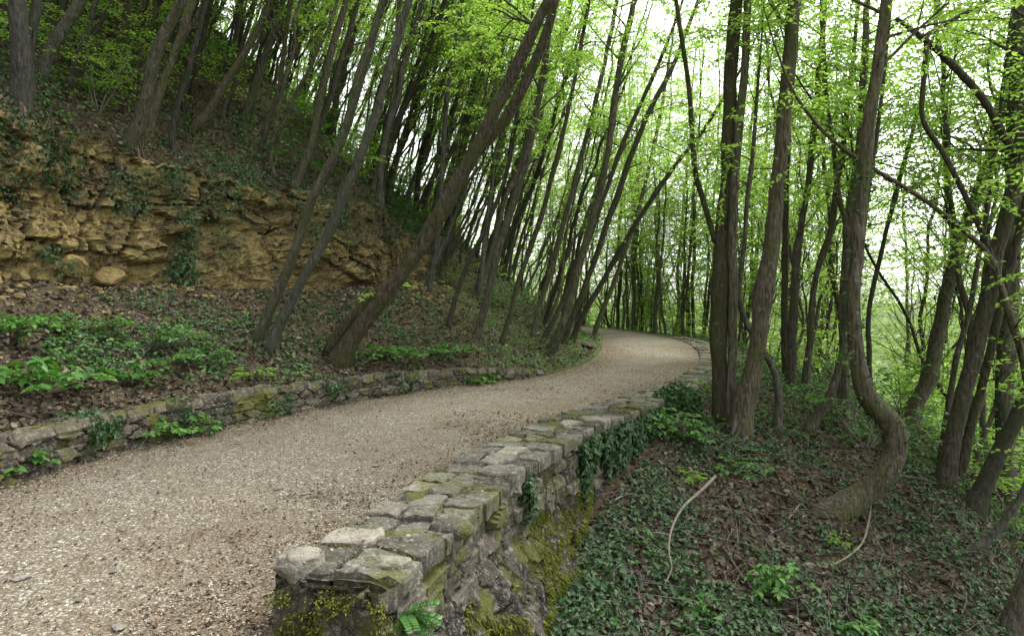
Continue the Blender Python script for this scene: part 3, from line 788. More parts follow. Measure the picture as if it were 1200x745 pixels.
def flare(pts, r, base_z):
    h = np.maximum(pts[:, 2] - base_z, 0)
    return r * (1 + .30 * np.exp(-h / .2))
def hero(label, px, ext=4.5, dd=0.0, crown=22, f0=.45, leaf=.075, mat='bark', d=None, ivy=0, ivy_h=(0, 3), forks=(), blen=(1.0, 2.4), sides=12, sink=.25, group=None, density=2.1, roots=0, seed=None, name='tree', nudge=.12, lean_tip=None):
    r_ = np.random.default_rng(zlib.crc32(label.encode()) % 1000 if seed is None else seed)
    px = [tuple(map(float, q)) for q in px]
    base, d0 = hit(px[0][0], px[0][1], nudge=nudge)
    if d is not None: d0 = d
    tops = px[0][1] - px[-1][1]
    pts, rad_ = [], []
    for (x, y, w) in px:
        w *= .86 * (.88 if x < 640 else 1)
        dd_ = d0 + dd * (px[0][1] - y) / max(tops, 1)
        q = P(x, y, dd_); pts.append(q); rad_.append(w * .5 * dd_ / FPX)
    pts = np.array(pts); rad_ = np.array(rad_)
    gz = float(Z(pts[:1, 0], pts[:1, 1])[0])
    if pts[0, 2] > gz + .05:              # base hidden from here: carry the trunk on down to the soil
        dn = nrm((pts[0] - pts[1]) * [.3, .3, 1]); k_ = (pts[0, 2] - gz + sink) / max(-dn[2], .2)
        pts = np.vstack([pts[0] + dn * k_, pts]); rad_ = np.concatenate([[rad_[0] * 1.15], rad_])
    else:
        dn = nrm(pts[0] - pts[1]); pts = np.vstack([pts[0] + dn * sink, pts]); rad_ = np.concatenate([[rad_[0] * 1.1], rad_])
    if ext > 0:
        t = nrm(pts[-1] - pts[-2]); t2 = nrm(t + np.array([0, 0, .25]))
        pts = np.vstack([pts, pts[-1] + t2 * ext * .5, pts[-1] + t2 * ext * .5 + nrm(t2 + [0, 0, .3]) * ext * .5])
        rad_ = np.concatenate([rad_, [rad_[-1] * .65, rad_[-1] * .15]])
    q = catmull(np.column_stack([pts, rad_]), .16); pts, rad_ = q[:, :3], np.maximum(q[:, 3], .004)
    ground_z = gz
    root = np.array([pts[0, 0], pts[0, 1], gz])
    i0 = int(np.argmin(np.abs(pts[:, 2] - gz))); root = np.array([pts[i0, 0], pts[i0, 1], gz])
    rad_ = flare(pts, rad_, gz)
    ii = np.arange(len(pts))
    for k in range(r_.integers(3, 8)):
        j = r_.integers(2, len(pts)); rad_ = rad_ * (1 + r_.uniform(.06, .22) * np.exp(-((ii - j) / r_.uniform(.7, 1.8)) ** 2))
    wv = np.stack([fbm(ii * .22, ii * 0 + r_.random() * 90, o=3, k=7), fbm(ii * .22, ii * 0 + r_.random() * 90, o=3, k=8), ii * 0], -1)
    pts = pts + wv * np.minimum(rad_, .08)[:, None] * .7 * np.minimum(ii / 6, 1)[:, None]
    t = thing(name, root, label, "tree", group)
    TB, LV = MB(), []
    tube(TB, pts - root, rad_, sides, .16, r_.integers(1, 900))
    n = len(pts)
    for fp in forks:                      # traced limbs: pixel paths at the trunk's own distance
        fq = np.array([[*P(x, y, d0 + dd * (px[0][1] - y) / max(tops, 1) + off), w * .5 * d0 / FPX] for (x, y, w, off) in fp])
        fq = catmull(fq, .12); TBf = MB(); tube(TB, fq[:, :3] - root, np.maximum(fq[:, 3], .004), 8, .1, 5, cap=True)
        for k in range(max(2, int(len(fq) * .12))):
            j = r_.integers(len(fq) // 3, len(fq) - 1); dv = nrm(r_.normal(size=3) * [1, 1, .4] + [0, 0, .3])
            spray(LV, fq[j, :3] - root, dv, r_.uniform(.4, .9), r_, leaf, twig=TB)
    for k in range(crown):
        f = f0 + (1 - f0) * ((k + r_.random()) / crown)
        j = min(int(f * n), n - 2)
        a = r_.uniform(0, 6.283); tdir = nrm(pts[j + 1] - pts[j])
        d_ = nrm(np.array([math.cos(a), math.sin(a), 0]) + tdir * r_.uniform(.25, .9))
        L_ = r_.uniform(*blen) * (1.15 - .55 * f)
        limb(TB, LV, pts[j] - root, d_, L_, max(min(rad_[j] * .35, .035), .01), r_, leaf, density)
    for k in range(r_.integers(4, 9)):            # dead stubs and bare twigs low on the trunk
        j = int(n * r_.uniform(.12, .6)); a = r_.uniform(0, 6.283); dv = nrm(np.array([math.cos(a), math.sin(a), r_.uniform(.1, .9)])); L_ = r_.uniform(.12, .9) * r_.random() + .08
        k0 = pts[j] - root; b1 = k0 + dv * L_ * .5 + r_.normal(size=3) * .03; tube(TB, np.stack([k0, b1, b1 + nrm(dv + r_.normal(size=3) * .35) * L_ * .5]), [.012, .008, .003], 5)
    for k in range(roots):                # bared roots running down over the soil, each a part
        a = r_.uniform(0, 6.283) if roots < 5 else -2.6 + 2.4 * k / roots + r_.normal() * .2; q = [np.array([0, 0, .14 + rad_[i0]])]; cur = root[:2].copy()
        for m_ in range(4):
            a += r_.normal() * .35; cur = cur + np.array([math.cos(a), math.sin(a)]) * r_.uniform(.14, .26)
            q.append(np.array([cur[0] - root[0], cur[1] - root[1], float(Z(cur[:1], cur[1:])[0]) - gz + (.03 if m_ < 3 else -.06)]))
        RB = MB(); qq = catmull(q, .05); tube(RB, qq, np.linspace(.045, .012, len(qq)) * r_.uniform(.5, 1), 7, .15, k); RB.build('root', M['twig'], t)
    TB.build('trunk', M[mat], t)
    crown_build(LV, t, M['spring'])
    if ivy:
        mb = MB(); trunk_ivy(pts - root, rad_, ivy_h[0], ivy_h[1], ivy, r_, mb); mb.build('ivy', M['ivy'], t)
    HEROES.append((label, root))
    return t
HEROES = []

# --- the hillside above the rock face
hero("thick grey trunk with flared foot above the rock face's left end", [(20, 152, 34), (22, 118, 29), (25, 75, 27), (23, 0, 25)], roots=6, dd=-.3, crown=12, f0=.6, nudge=.3)
hero("dark slim trunk just right of the thick flared trunk above the rock face", [(37, 130, 13), (37, 60, 12), (43, 0, 11)], d=11.2, crown=8, f0=.6)
hero("stout trunk leaning right behind the two trunks at the rock face's left end", [(44, 98, 20), (60, 55, 18), (80, 20, 17), (92, 0, 16)], crown=10, f0=.5, nudge=.3)
hero("stout ivy-footed trunk rooted on the lip of the rock face, curving up to the right", [(142, 204, 22), (152, 168, 19), (166, 134, 18), (184, 62, 16), (206, 14, 15), (216, -10, 15)], roots=4, dd=-.4, crown=12, f0=.55, ivy=380, ivy_h=(-.4, .6), nudge=.25)
hero("slimmer stem growing close behind the stout ivy-footed trunk on the rock lip", [(172, 172, 13), (184, 124, 12), (197, 82, 11), (221, 14, 10), (228, -8, 10)], crown=8, f0=.5, nudge=.3)
hero("thin bowed trunk at the overhang midway along the rock face lip", [(206, 192, 10), (201, 158, 9), (208, 120, 9), (219, 88, 8), (232, 40, 8), (243, -6, 7)], crown=9, f0=.45, nudge=.3)
hero("straight leaning trunk behind the thin bowed trunk on the rock lip", [(215, 164, 12), (240, 136, 12), (263, 98, 11), (298, 44, 10), (318, -6, 9)], crown=9, f0=.5, nudge=.5)
hero("upright ivy-ringed trunk on the slope left of the two stems at the rock lip", [(281, 168, 13), (288, 134, 11), (302, 88, 11), (322, 28, 10), (332, -8, 9)], crown=9, f0=.45, ivy=260, ivy_h=(0, 1.2), nudge=.3)
hero("left of two stems rooted at the right end of the rock lip, thicker and bowed", [(325, 272, 15), (336, 240, 13), (352, 204, 12), (368, 150, 11), (380, 96, 11), (398, 28, 10), (408, -10, 9)], crown=9, f0=.5, nudge=.25)
hero("right of two stems rooted at the right end of the rock lip, slim", [(343, 256, 10), (356, 208, 9), (374, 150, 9), (398, 78, 8), (420, 0, 7)], crown=10, f0=.4, nudge=.35)
# --- the bank between rock face and low wall
hero("left of the paired slim trunks leaning from the bank above the low wall", [(302, 400, 19), (316, 368, 16), (332, 328, 15), (362, 246, 14), (398, 168, 13), (426, 84, 13), (447, 4, 12), (452, -16, 12)], dd=-.8, crown=11, f0=.6, mat='bark_moss', leaf=.07)
hero("right of the paired slim trunks leaning from the bank above the low wall", [(314, 415, 19), (326, 385, 16), (345, 345, 15), (385, 270, 14), (420, 188, 13), (448, 110, 13), (470, 32, 12), (484, -14, 11)], dd=-.8, crown=11, f0=.55, mat='bark_moss', leaf=.07)
hero("big dark trunk leaning far right over the path with a forked mossy foot", [(394, 430, 31), (412, 396, 26), (450, 345, 25), (500, 276, 24), (546, 198, 22), (576, 138, 20), (610, 70, 18), (638, 8, 16), (648, -20, 15)], dd=-1.2, crown=16, f0=.5, leaf=.075,
     forks=[[(384, 414, 15, .1), (404, 382, 14, .1), (430, 355, 13, .08), (458, 330, 10, 0)], [(560, 178, 12, .3), (592, 140, 13, .4), (618, 92, 12, .5), (640, 40, 11, .6), (654, -16, 10, .7)]], blen=(1.2, 2.8))
hero("straight thin pole just right of the big leaning trunk on the rusty bank", [(502, 345, 9), (512, 284, 8), (518, 202, 7.5), (523, 126, 7), (534, 50, 7), (544, -10, 6)], crown=12, f0=.35)
hero("tall straight trunk leaning right, standing on the bank where the low wall ends", [(558, 400, 13), (565, 368, 12), (587, 282, 12), (616, 190, 11), (631, 116, 10), (642, 48, 9), (648, -12, 8)], dd=-.6, crown=13, f0=.4, nudge=.2)
hero("thin slanting stem between the thin pole and the tall straight trunk on the bank", [(524, 388, 8), (532, 354, 7.5), (547, 311, 7), (572, 262, 7), (592, 206, 6.5), (606, 132, 6)], crown=10, f0=.4)
hero("slim pole on the ivy bank right of the tall straight trunk", [(587, 403, 8), (599, 362, 7), (612, 318, 7), (636, 250, 6.5), (656, 170, 6), (676, 80, 5), (690, 0, 5)], crown=12, f0=.4)
hero("ivy-clad leaning trunk nearest the path at the start of the crowded poles", [(643, 416, 11), (660, 377, 10), (682, 304, 10), (707, 202, 9), (722, 100, 9), (741, 6, 8), (746, -12, 8)], dd=-.5, crown=13, f0=.45, ivy=350, ivy_h=(0, 1.0))
hero("pair-like dark pole leaning right just left of the stone block at the bend", [(661, 403, 9), (672, 367, 9), (690, 326, 8), (720, 240, 8), (752, 150, 7), (792, 68, 6)], crown=13, f0=.4)
hero("dark pole leaning hard right directly behind the stone block at the bend", [(670, 401, 8), (683, 371, 8), (708, 328, 7), (745, 262, 7), (790, 196, 6), (826, 150, 5)], crown=11, f0=.45)
hero("thin pole at the tip of the bank where the path disappears", [(696, 396, 7), (703, 371, 7), (719, 332, 6), (738, 280, 6), (760, 200, 5), (776, 120, 5)], crown=13, f0=.35)
hero("slender pale pole at the left of the crowded poles on the bank", [(624, 396, 8), (631, 362, 7.5), (643, 326, 7), (664, 250, 7), (690, 150, 6), (716, 40, 6), (724, -8, 5)], crown=12, f0=.4)
hero("slender pole between the pale pole and the ivy-clad leaning trunk", [(634, 404, 7.5), (651, 370, 7), (670, 330, 7), (700, 255, 6), (726, 180, 6), (765, 90, 5), (790, 30, 4)], crown=11, f0=.4)

# --- the valley side
hero("tall mossy trunk of the close pair rising from the verge right of the path", [(846, 500, 23), (842, 450, 20), (841, 380, 20), (848, 260, 19), (858, 100, 18), (864, 0, 17), (866, -20, 16)], crown=16, f0=.55, mat='bark_moss', leaf=.075,
     forks=[[(838, 284, 6, 0), (824, 234, 6.5, -.05), (814, 196, 6, -.1), (808, 110, 5.5, -.2), (798, 40, 5, -.3), (790, -14, 4, -.3)]], blen=(1.2, 2.6))
hero("slimmer dark trunk touching the tall mossy trunk's right side", [(856, 503, 15), (857, 440, 13), (857, 350, 12.5), (862, 200, 12), (871, 90, 11), (876, 0, 10), (877, -20, 10)], crown=10, f0=.6, leaf=.075)
hero("sturdy dark trunk leaning right beside the close pair, roots bared on the slope", [(866, 512, 30), (876, 460, 25), (886, 415, 23), (896, 340, 22), (906, 250, 21), (919, 130, 19), (933, 0, 17), (935, -20, 16)], roots=9, crown=16, f0=.5, leaf=.075, blen=(1.2, 2.8))
hero("thin S-bent stem behind the sturdy leaning trunk", [(909, 507, 10), (912, 470, 10), (908, 440, 9), (894, 412, 8), (876, 382, 8), (866, 345, 7), (872, 280, 6), (880, 200, 6)], crown=10, f0=.55, ext=3)
hero("twisted trunk with a swollen elbow and ivy, sweeping up from the right slope", [(972, 606, 34), (996, 592, 28), (1026, 567, 27), (1046, 540, 28), (1052, 513, 29), (1042, 489, 31), (1020, 466, 28), (1006, 430, 22), (1000, 370, 18), (1003, 290, 17), (1010, 216, 17), (1022, 120, 16), (1034, 30, 14), (1040, -20, 13)],
     crown=18, f0=.5, ivy=420, ivy_h=(.5, 4.2), leaf=.075, blen=(1.2, 2.8))
hero("dark straight trunk close behind the twisted elbow trunk", [(988, 480, 13), (989, 372, 12), (993, 284, 11), (1001, 220, 11), (1009, 140, 10), (1014, 60, 9)], d=12.5, crown=14, f0=.4)
hero("bare bowed stem curving up left of the twisted trunk's upper part", [(990, 440, 7), (991, 275, 6.5), (984, 238, 6), (978, 180, 5.5), (970, 124, 5), (963, 20, 5), (962, -10, 4.5)], d=12.0, crown=12, f0=.5)
hero("thick straight trunk leaning right near the right edge of the slope", [(1106, 578, 26), (1114, 524, 21), (1127, 471, 20), (1152, 372, 19), (1172, 280, 18), (1196, 166, 18), (1216, 90, 17)], crown=14, f0=.45, leaf=.075,
     forks=[[(1196, 190, 9, 0), (1180, 166, 8.5, -.1), (1151, 115, 8, -.2), (1104, 64, 7.5, -.3), (1072, 38, 6, -.35), (1050, 22, 4, -.4)], [(1080, 46, 6, -.35), (1098, 34, 5, -.35), (1130, 16, 4.5, -.35), (1164, -2, 4, -.4)],
            [(1086, 52, 6, -.35), (1082, 100, 5.5, -.35), (1082, 142, 5.5, -.35), (1107, 182, 6, -.35), (1136, 240, 6.5, -.35), (1158, 290, 7, -.3), (1178, 350, 7.5, -.2), (1200, 420, 8, 0)]])
hero("long thin arching stem sweeping up leftward across the right trees", [(1212, 520, 10), (1202, 430, 9), (1183, 372, 8.5), (1163, 306, 7), (1137, 277, 6.5), (1072, 227, 6), (1011, 190, 5), (966, 156, 4.5), (932, 112, 4), (916, 76, 3)], d=8.6, ext=.8, crown=7, f0=.5, blen=(.5, 1.0))
hero("slim trunk leaning right beside the thick straight trunk at the right", [(1118, 572, 14), (1142, 484, 12), (1170, 372, 11), (1196, 262, 11), (1218, 170, 10)], crown=10, f0=.5, d=10.2)
hero("ivy-draped trunk slanting right between the twisted trunk and thick straight trunk", [(1064, 512, 21), (1076, 470, 19), (1088, 440, 19), (1103, 372, 18), (1114, 322, 17), (1147, 226, 15), (1166, 160, 14), (1180, 90, 12)], d=13.5, crown=15, f0=.4, ivy=900, ivy_h=(0, 8))
hero("heavily ivied upright trunk at the right edge", [(1178, 540, 24), (1181, 420, 22), (1186, 300, 22), (1190, 150, 20), (1194, 0, 18), (1195, -20, 18)], d=11.5, crown=14, f0=.4, ivy=1500, ivy_h=(0, 8))
hero("heavy trunk leaning hard right out of the picture from the right slope", [(1140, 598, 24), (1166, 546, 21), (1190, 494, 19), (1222, 428, 18), (1262, 330, 17)], d=9.2, crown=8, f0=.6, mat='bark_moss')
hero("low crooked stem rising rightward under the heavy leaning trunk", [(1112, 650, 10), (1130, 645, 9), (1156, 633, 9), (1186, 597, 8.5), (1206, 560, 8), (1236, 500, 7)], crown=7, f0=.4, ext=2, blen=(.6, 1.3))
hero("dark leaning trunk cut off by the lower right corner of the picture", [(1178, 752, 26), (1194, 704, 24), (1212, 650, 22), (1246, 560, 20)], crown=6, f0=.6)
hero("gnarled grey stem leaning right on the slope left of the twisted trunk", [(944, 508, 14), (960, 486, 11), (972, 466, 10), (984, 430, 9), (993, 388, 9), (1003, 330, 8)], crown=10, f0=.5, ext=5)
hero("dark pole left of three upright poles behind the sturdy leaning trunk", [(922, 458, 9), (918, 372, 9), (921, 280, 8), (922, 200, 8), (926, 100, 7), (926, 0, 6)], d=14.5, crown=16, f0=.35)
hero("thicker middle pole of the three upright poles behind the sturdy leaning trunk", [(928, 462, 12), (930, 372, 11), (935, 290, 9), (946, 220, 8), (954, 150, 8), (962, 60, 7)], d=13.5, crown=16, f0=.35)
hero("right pole of the three upright poles behind the sturdy leaning trunk", [(944, 466, 11), (951, 372, 9), (955, 330, 8), (974, 270, 8), (984, 200, 7), (996, 100, 6)], d=13.8, crown=16, f0=.35)
hero("pale forked stem seen between twisted trunk and ivy-draped trunk", [(1020, 452, 6), (1018, 372, 6), (1032, 300, 6), (1052, 216, 5), (1070, 150, 5), (1084, 90, 4)], d=14.5, crown=14, f0=.4)
hero("slim upright stem just left of the thick straight trunk's foot", [(1100, 556, 8), (1110, 480, 7), (1122, 420, 7), (1134, 372, 7), (1148, 300, 6), (1160, 220, 6)], d=11.0, crown=10, f0=.45)

# --- trees that stand farther back: a few kinds, each with trunk and crown, copied one by one
def proto(name, H, r0, lean, bow, crown, f0, leaf, seed, blen=(.9, 2.2), density=.8, mat='bark', stems=1):
    """a pole or a coppiced clump of poles: each stem a trunk of its own, one crown"""
    r_ = np.random.default_rng(seed); t = thing('tree', (0, 0, 0), 'tree', 'tree'); LV = []
    for st in range(stems):
        Hs = H * (1 if st == 0 else r_.uniform(.7, 1.0)); rs = r0 * (1 if st == 0 else r_.uniform(.55, .9)); ln = lean + (0 if st == 0 else r_.normal() * .10)
        ba = r_.uniform(0, 6.283); bo = np.array([math.cos(ba), math.sin(ba)]) * (0 if st == 0 else r_.uniform(.18, .5))
        z = np.linspace(-.5, Hs, 22); f = np.maximum(z, 0) / Hs
        x = ln * Hs * (f + bow * f * f) + .10 * np.cumsum(r_.normal(size=22)) * .5 * (f > 0.02); y = .10 * np.cumsum(r_.normal(size=22)) * .5 + (0 if st == 0 else r_.normal() * .12) * Hs * f
        x -= x[1]; y -= y[1]
        pts = catmull(np.column_stack([x + bo[0], y + bo[1], z]), .35); fz = np.maximum(pts[:, 2], 0) / Hs
        rad_ = flare(pts, rs * (1 - .8 * fz) + .006, 0); TB = MB(); n = len(pts)
        tube(TB, pts, rad_, 8, .12, seed + st)
        for k in range(int(crown / (1 + .45 * (stems - 1)))):
            ff = f0 + (1 - f0) * ((k + r_.random()) / crown * (1 + .45 * (stems - 1))); j = min(int(ff * n), n - 2); a = r_.uniform(0, 6.283)
            d_ = nrm(np.array([math.cos(a), math.sin(a), 0]) + nrm(pts[j + 1] - pts[j]) * r_.uniform(.3, 1.1))
            limb(TB, LV, pts[j], d_, r_.uniform(*blen) * (1.2 - .6 * ff), max(rad_[j] * .35, .008), r_, leaf, density)
        for k in range(9):                     # thin bare ascending twigs
            j = int(n * r_.uniform(.2, .8)); a = r_.uniform(0, 6.283); tp = nrm(pts[j + 1] - pts[j])
            limb(TB, LV, pts[j], nrm(np.array([math.cos(a), math.sin(a), 0]) * .55 + tp), r_.uniform(1.2, 3.0), max(rad_[j] * .3, .01), r_, leaf, .5, .35, 0, .55)
        TB.build('trunk', M[mat], t)
    crown_build(LV, t, M['spring'], 'kite', .6)
    return t
PL = [proto('tree', H, r, ln, bw, c, f0, .075, 50 + i, (.9, 2.3), 1.15, 'bark', (3, 2, 3, 1, 3, 2)[i]) for i, (H, r, ln, bw, c, f0) in enumerate(
    [(11, .058, .30, .12, 24, .35), (12, .07, .36, -.1, 24, .45), (10, .065, .26, .25, 22, .35), (13, .078, .32, .0, 24, .4), (9, .05, .40, -.15, 20, .35), (12, .07, .22, .1, 26, .35)])]
PU = [proto('tree', H, r, ln, bw, c, f0, .066, 80 + i, (1.0, 2.7), 1.5, 'bark', (2, 1, 3, 1, 3, 2)[i]) for i, (H, r, ln, bw, c, f0) in enumerate(
    [(11, .05, .05, .5, 26, .32), (12, .065, .10, -.5, 26, .36), (9, .038, .14, .3, 24, .28), (13, .08, .02, 1.5, 28, .38), (8, .036, .2, -.4, 22, .25), (10, .05, .08, .6, 26, .3)])]
BG = []
def scatter(kinds, n, xr, yr, cond, sep, rot, sc=(.8, 1.2), zone=''):
    got = []; tries = 0
    while len(got) < n and tries < 60:
        tries += 1
        xs = rng.uniform(*xr, 400); ys = rng.uniform(*yr, 400)
        sl, tl = EL.dist(xs, ys); sr, tr = ER.dist(xs, ys)
        ok = cond(xs, ys, sl, -sr)
        for x, y in zip(xs[ok], ys[ok]):
            if all((x - a) ** 2 + (y - b) ** 2 > sep * sep for a, b in got) and all((x - h[1][0]) ** 2 + (y - h[1][1]) ** 2 > .25 for h in HEROES):
                got.append((x, y))
                if len(got) >= n: break
    for x, y in got:
        BG.append((kinds[rng.integers(len(kinds))], x, y, float(Z(np.array([x]), np.array([y]))[0]), rot(x, y), rng.uniform(*sc), zone))
def inview(x, y, m=60):
    px = 600 + FPX * x / np.maximum(y, .1); return (px > -m) & (px < 1200 + m) & (y > 3)
def downhill(x, y):      # direction of the fall of the hill, in the plane
    e = .8; X_ = np.array([x + e, x - e, x, x]); Y_ = np.array([y, y, y + e, y - e]); q = Z(X_, Y_, False)
    return math.atan2(-(q[2] - q[3]), -(q[0] - q[1]))
hill_rot = lambda x, y: .5 * downhill(x, y) * (abs(downhill(x, y)) < 2.2) + rng.normal() * .35
scatter(PL, 58, (-22, -1), (9, 34), lambda x, y, a, b: inview(x, y) & (a > 5.0) & (a < 15), .6, hill_rot, (.8, 1.25), 'hill')
scatter(PL, 40, (-14, 1), (10, 36), lambda x, y, a, b: (600 + FPX * x / y > 300) & (600 + FPX * x / y < 590) & (a > 4.6) & (a < 13), .95, hill_rot, (.7, 1.1), 'hill')
scatter(PL, 24, (-14, -2), (10, 26), lambda x, y, a, b: (600 + FPX * x / y > 50) & (600 + FPX * x / y < 340) & (a > 5.2) & (a < 11), .7, hill_rot, (.6, .9), 'hill')
scatter(PL, 44, (-6, 3.2), (14, 38), lambda x, y, a, b: inview(x, y) & (a > .7) & (a < 4.8) & (y > 16.5), .42, hill_rot, (.65, 1.1), 'bank')
scatter(PU, 50, (-10, 15), (28, 62), lambda x, y, a, b: inview(x, y) & (b > .9) & (b < 15) & (y > 28) & (x / y > -.05), .6, lambda x, y: rng.uniform(-1.2, 1.0), (1.0, 1.8), 'bend')
scatter(PU, 46, (3.5, 30), (11.5, 40), lambda x, y, a, b: inview(x, y, 120) & (b > 1.6) & (b < 19) & (x / y > .13), 1.0, lambda x, y: rng.uniform(-3.1, 3.1), (.85, 1.5), 'slope')
ORD = ['first', 'second', 'third', 'fourth', 'fifth', 'sixth', 'seventh', 'eighth', 'ninth', 'tenth', 'eleventh', 'twelfth', 'thirteenth', 'fourteenth', 'fifteenth', 'sixteenth', 'seventeenth', 'eighteenth', 'nineteenth', 'twentieth']
MARKS = {'hill': [(-1e9, 'behind the thick flared trunk'), (95, 'behind the stout ivy-footed trunk'), (215, 'behind the ivy-ringed trunk'), (300, 'behind the two rock-lip stems'), (380, 'above the paired slim trunks'), (440, 'left of the thin pole'), (520, 'right of the thin pole')],
         'bank': [(-1e9, 'left of the tall straight trunk'), (560, 'right of the tall straight trunk'), (625, 'left of the stone block'), (665, 'behind the stone block')],
         'bend': [(-1e9, 'behind the bank poles'), (670, 'above the stone block'), (720, 'where the path vanishes'), (770, 'left of the mossy trunk'), (830, 'behind the mossy trunk')],
         'slope': [(-1e9, 'left of the mossy trunk'), (845, 'behind the close pair'), (915, 'behind the three upright poles'), (985, 'behind the twisted trunk'), (1060, 'behind the ivy-draped trunk'), (1120, 'behind the thick straight trunk'), (1180, 'at the right edge')]}
SUFFIX = {'hill': 'on the hillside', 'bank': 'on the bank', 'bend': 'beyond the bend', 'slope': 'on the slope'}
ROW = ['front', 'second-row', 'third-row', 'fourth-row', 'fifth-row', 'sixth-row', 'seventh-row', 'eighth-row']
def place_background(steep_word, flat_word, groups, protos):
    bins, first = {}, set()
    for b in BG:
        px = proj([b[1], b[2], b[3] + 1])[0]
        mk_ = [m for m in MARKS[b[6]] if px >= m[0]][-1][1]
        bins.setdefault((b[6], mk_), []).append((px, b))
    rows = []
    for (zone, mk_), lst in bins.items():          # rows of at most eight, from front to back
        lst.sort(key=lambda q: q[1][2]); nr = -(-len(lst) // 8); m = -(-len(lst) // nr)
        rows += [(zone, mk_, ROW[k] if nr > 1 else '', lst[k * m:(k + 1) * m]) for k in range(nr)]
    for zone, mk_, far, lst in rows:
        lst.sort(key=lambda q: q[0]); w = steep_word if zone in ('hill', 'bank') else flat_word
        for i, (px, b) in enumerate(lst):
            src = b[0]
            o_ = 'only one' if len(lst) == 1 else ORD[i] + ' from left'
            lab = " ".join(f"{o_} of {far} {w} {mk_} {SUFFIX[zone]}".split())
            if src not in first:
                first.add(src); src.location = (b[1], b[2], b[3]); src.rotation_euler = (0, 0, b[4]); src.scale = (b[5],) * 3
                src['label'] = lab; src['group'] = groups[zone]
            else:
                copy_tree(src, (b[1], b[2], b[3]), b[4], b[5], lab, groups[zone])
    for src in protos:
        if src not in first:
            for c in list(src.children): bpy.data.objects.remove(c)
            bpy.data.objects.remove(src)
place_background('poles', 'trees', {'hill': 'poles on the hillside above the rock face', 'bank': 'crowded poles on the bank before the bend',
                 'bend': 'trees beyond the far edge of the bend', 'slope': 'trees on the falling slope right of the path'}, PL + PU)

# --- the far-off wood down the valley: one mass of leaves
x, y = polar(130000, 30, 170, -12, 62)
sr, _ = ER.dist(x, y); sl, _ = EL.dist(x, y)
kp = (-sr > 14); x, y = x[kp], y[kp]
gz = Z(x, y, False); R = np.hypot(x, y)
hgt = rng.beta(1.6, 1.3, len(x)) * (19 + 9 * vnoise(x * .07, y * .07, k=200)) + 1
kp = fbm(x * .16, y * .16, hgt * .25, o=3, k=210) > .02; x, y, gz, hgt, R = x[kp], y[kp], gz[kp], hgt[kp], R[kp]
mb = MB(); B = np.stack([x, y, gz + hgt], -1)
leaves(mb, B, rng.normal(size=B.shape) * [1, 1, .5], np.array([0, 0, 1.0]) + rng.normal(size=B.shape) * .5, .0055 * R * rng.uniform(.7, 1.4, len(x)), .0042 * R, 'kite')
tag(mb.build("far_wood", M['far_leaf']), "pale green wood filling the valley far below the path", "woodland", kind='stuff')
# ------------------------------------------------------------------ ground cover: litter, ivy, herbs (nobody could count them)
GPT = np.stack([X, Y, ZZ], -1)
def ground_samples(n, a0, a1, r0, r1):
    i0, i1 = np.searchsorted(th, [a0, a1]); j0, j1 = np.searchsorted(rr, [r0, r1])
    i = rng.integers(i0, i1 - 1, n); j = rng.integers(j0, j1 - 1, n); u, v = rng.random((2, n)); 
    a, b, c = GPT[i, j], GPT[i + 1, j], GPT[i, j + 1]
    p = a + (b - a) * u[:, None] + (c - a) * v[:, None]
    N = nrm(np.cross(b - a, c - a)); N = N * np.where(N[:, 2:] < 0, -1, 1)
    return p, N, sl_[i, j], sr_[i, j], np.interp(tl_[i, j], EL.c, np.maximum.accumulate(_ly))
def path_z(x, y, sl, sr):
    V_ = np.abs(sl) / np.maximum(np.abs(sl) + np.abs(sr), .1)
    return .03 * (1 - (2 * V_ - 1) ** 2) + .018 * fbm(x * 1.1, y * 1.1, o=3, k=21) + .012 * fbm(x * 7, y * 7, o=2, k=23)
def scatter_leaves(name, n, ang, rad_r, cond, size, lift, mat, shape, label, cat, flat=.5, dir_up=0.0, grow=.012):
    p, N, sl, sr, ty = ground_samples(n, *ang, *rad_r)
    if name == 'path_litter':
        p[:, 2] = path_z(p[:, 0], p[:, 1], sl, sr); N = np.tile([0, 0, 1.0], (len(p), 1))
    kp = cond(p, sl, sr, ty); p, N = p[kp], N[kp]; m = len(p)
    R_ = np.hypot(p[:, 0], p[:, 1])
    sz = rng.uniform(*size, m) * (1 + grow * R_)
    D = rng.normal(size=(m, 3)); D = D - N * (D * N).sum(1, keepdims=True) + N * rng.normal(size=(m, 1)) * flat * .5 + N * dir_up
    mb = MB(); leaves(mb, p + N * rng.uniform(*lift, m)[:, None], D, N + rng.normal(size=(m, 3)) * flat, sz, sz * rng.uniform(.5, .95, m), shape, .25, .2)
    return tag(mb.build(name, mat), label, cat, kind='stuff')
f2 = lambda p, s, k: fbm(p[:, 0] * s, p[:, 1] * s, o=4, k=k)
scatter_leaves("leaf_litter", 190000, (-52, 52), (2.6, 45), lambda p, sl, sr, ty: ((sl > .25) | (sr > WW + .15)) & (f2(p, 1.6, 401) > -.5),
               (.035, .085), (0, .03), M['litter'], 'ovate', "dead brown leaves littering the slopes on both sides", "leaf litter", .55)
p_, N_, sl2, sr2, ty2 = ground_samples(16000, -50, 52, 2.5, 30)
edge_d = np.minimum(np.abs(sl2), np.abs(sr2))
scatter_leaves("path_litter", 170000, (-52, 20), (2.6, 22), lambda p, sl, sr, ty: (sl < -.02) & (sr < -.02) & (rng.random(len(p)) < np.clip(1.3 * np.exp(sl / .28) + .6 * np.exp(sr / .45) + .02 + .9 * np.maximum(f2(p, .7, 431) + .4 * f2(p, 3, 432) - .05, 0), 0, 1)),
               (.008, .028), (.004, .012), M['crumb'], 'ovate', "brown leaf crumbs gathered along the path edges", "leaf litter", .5)
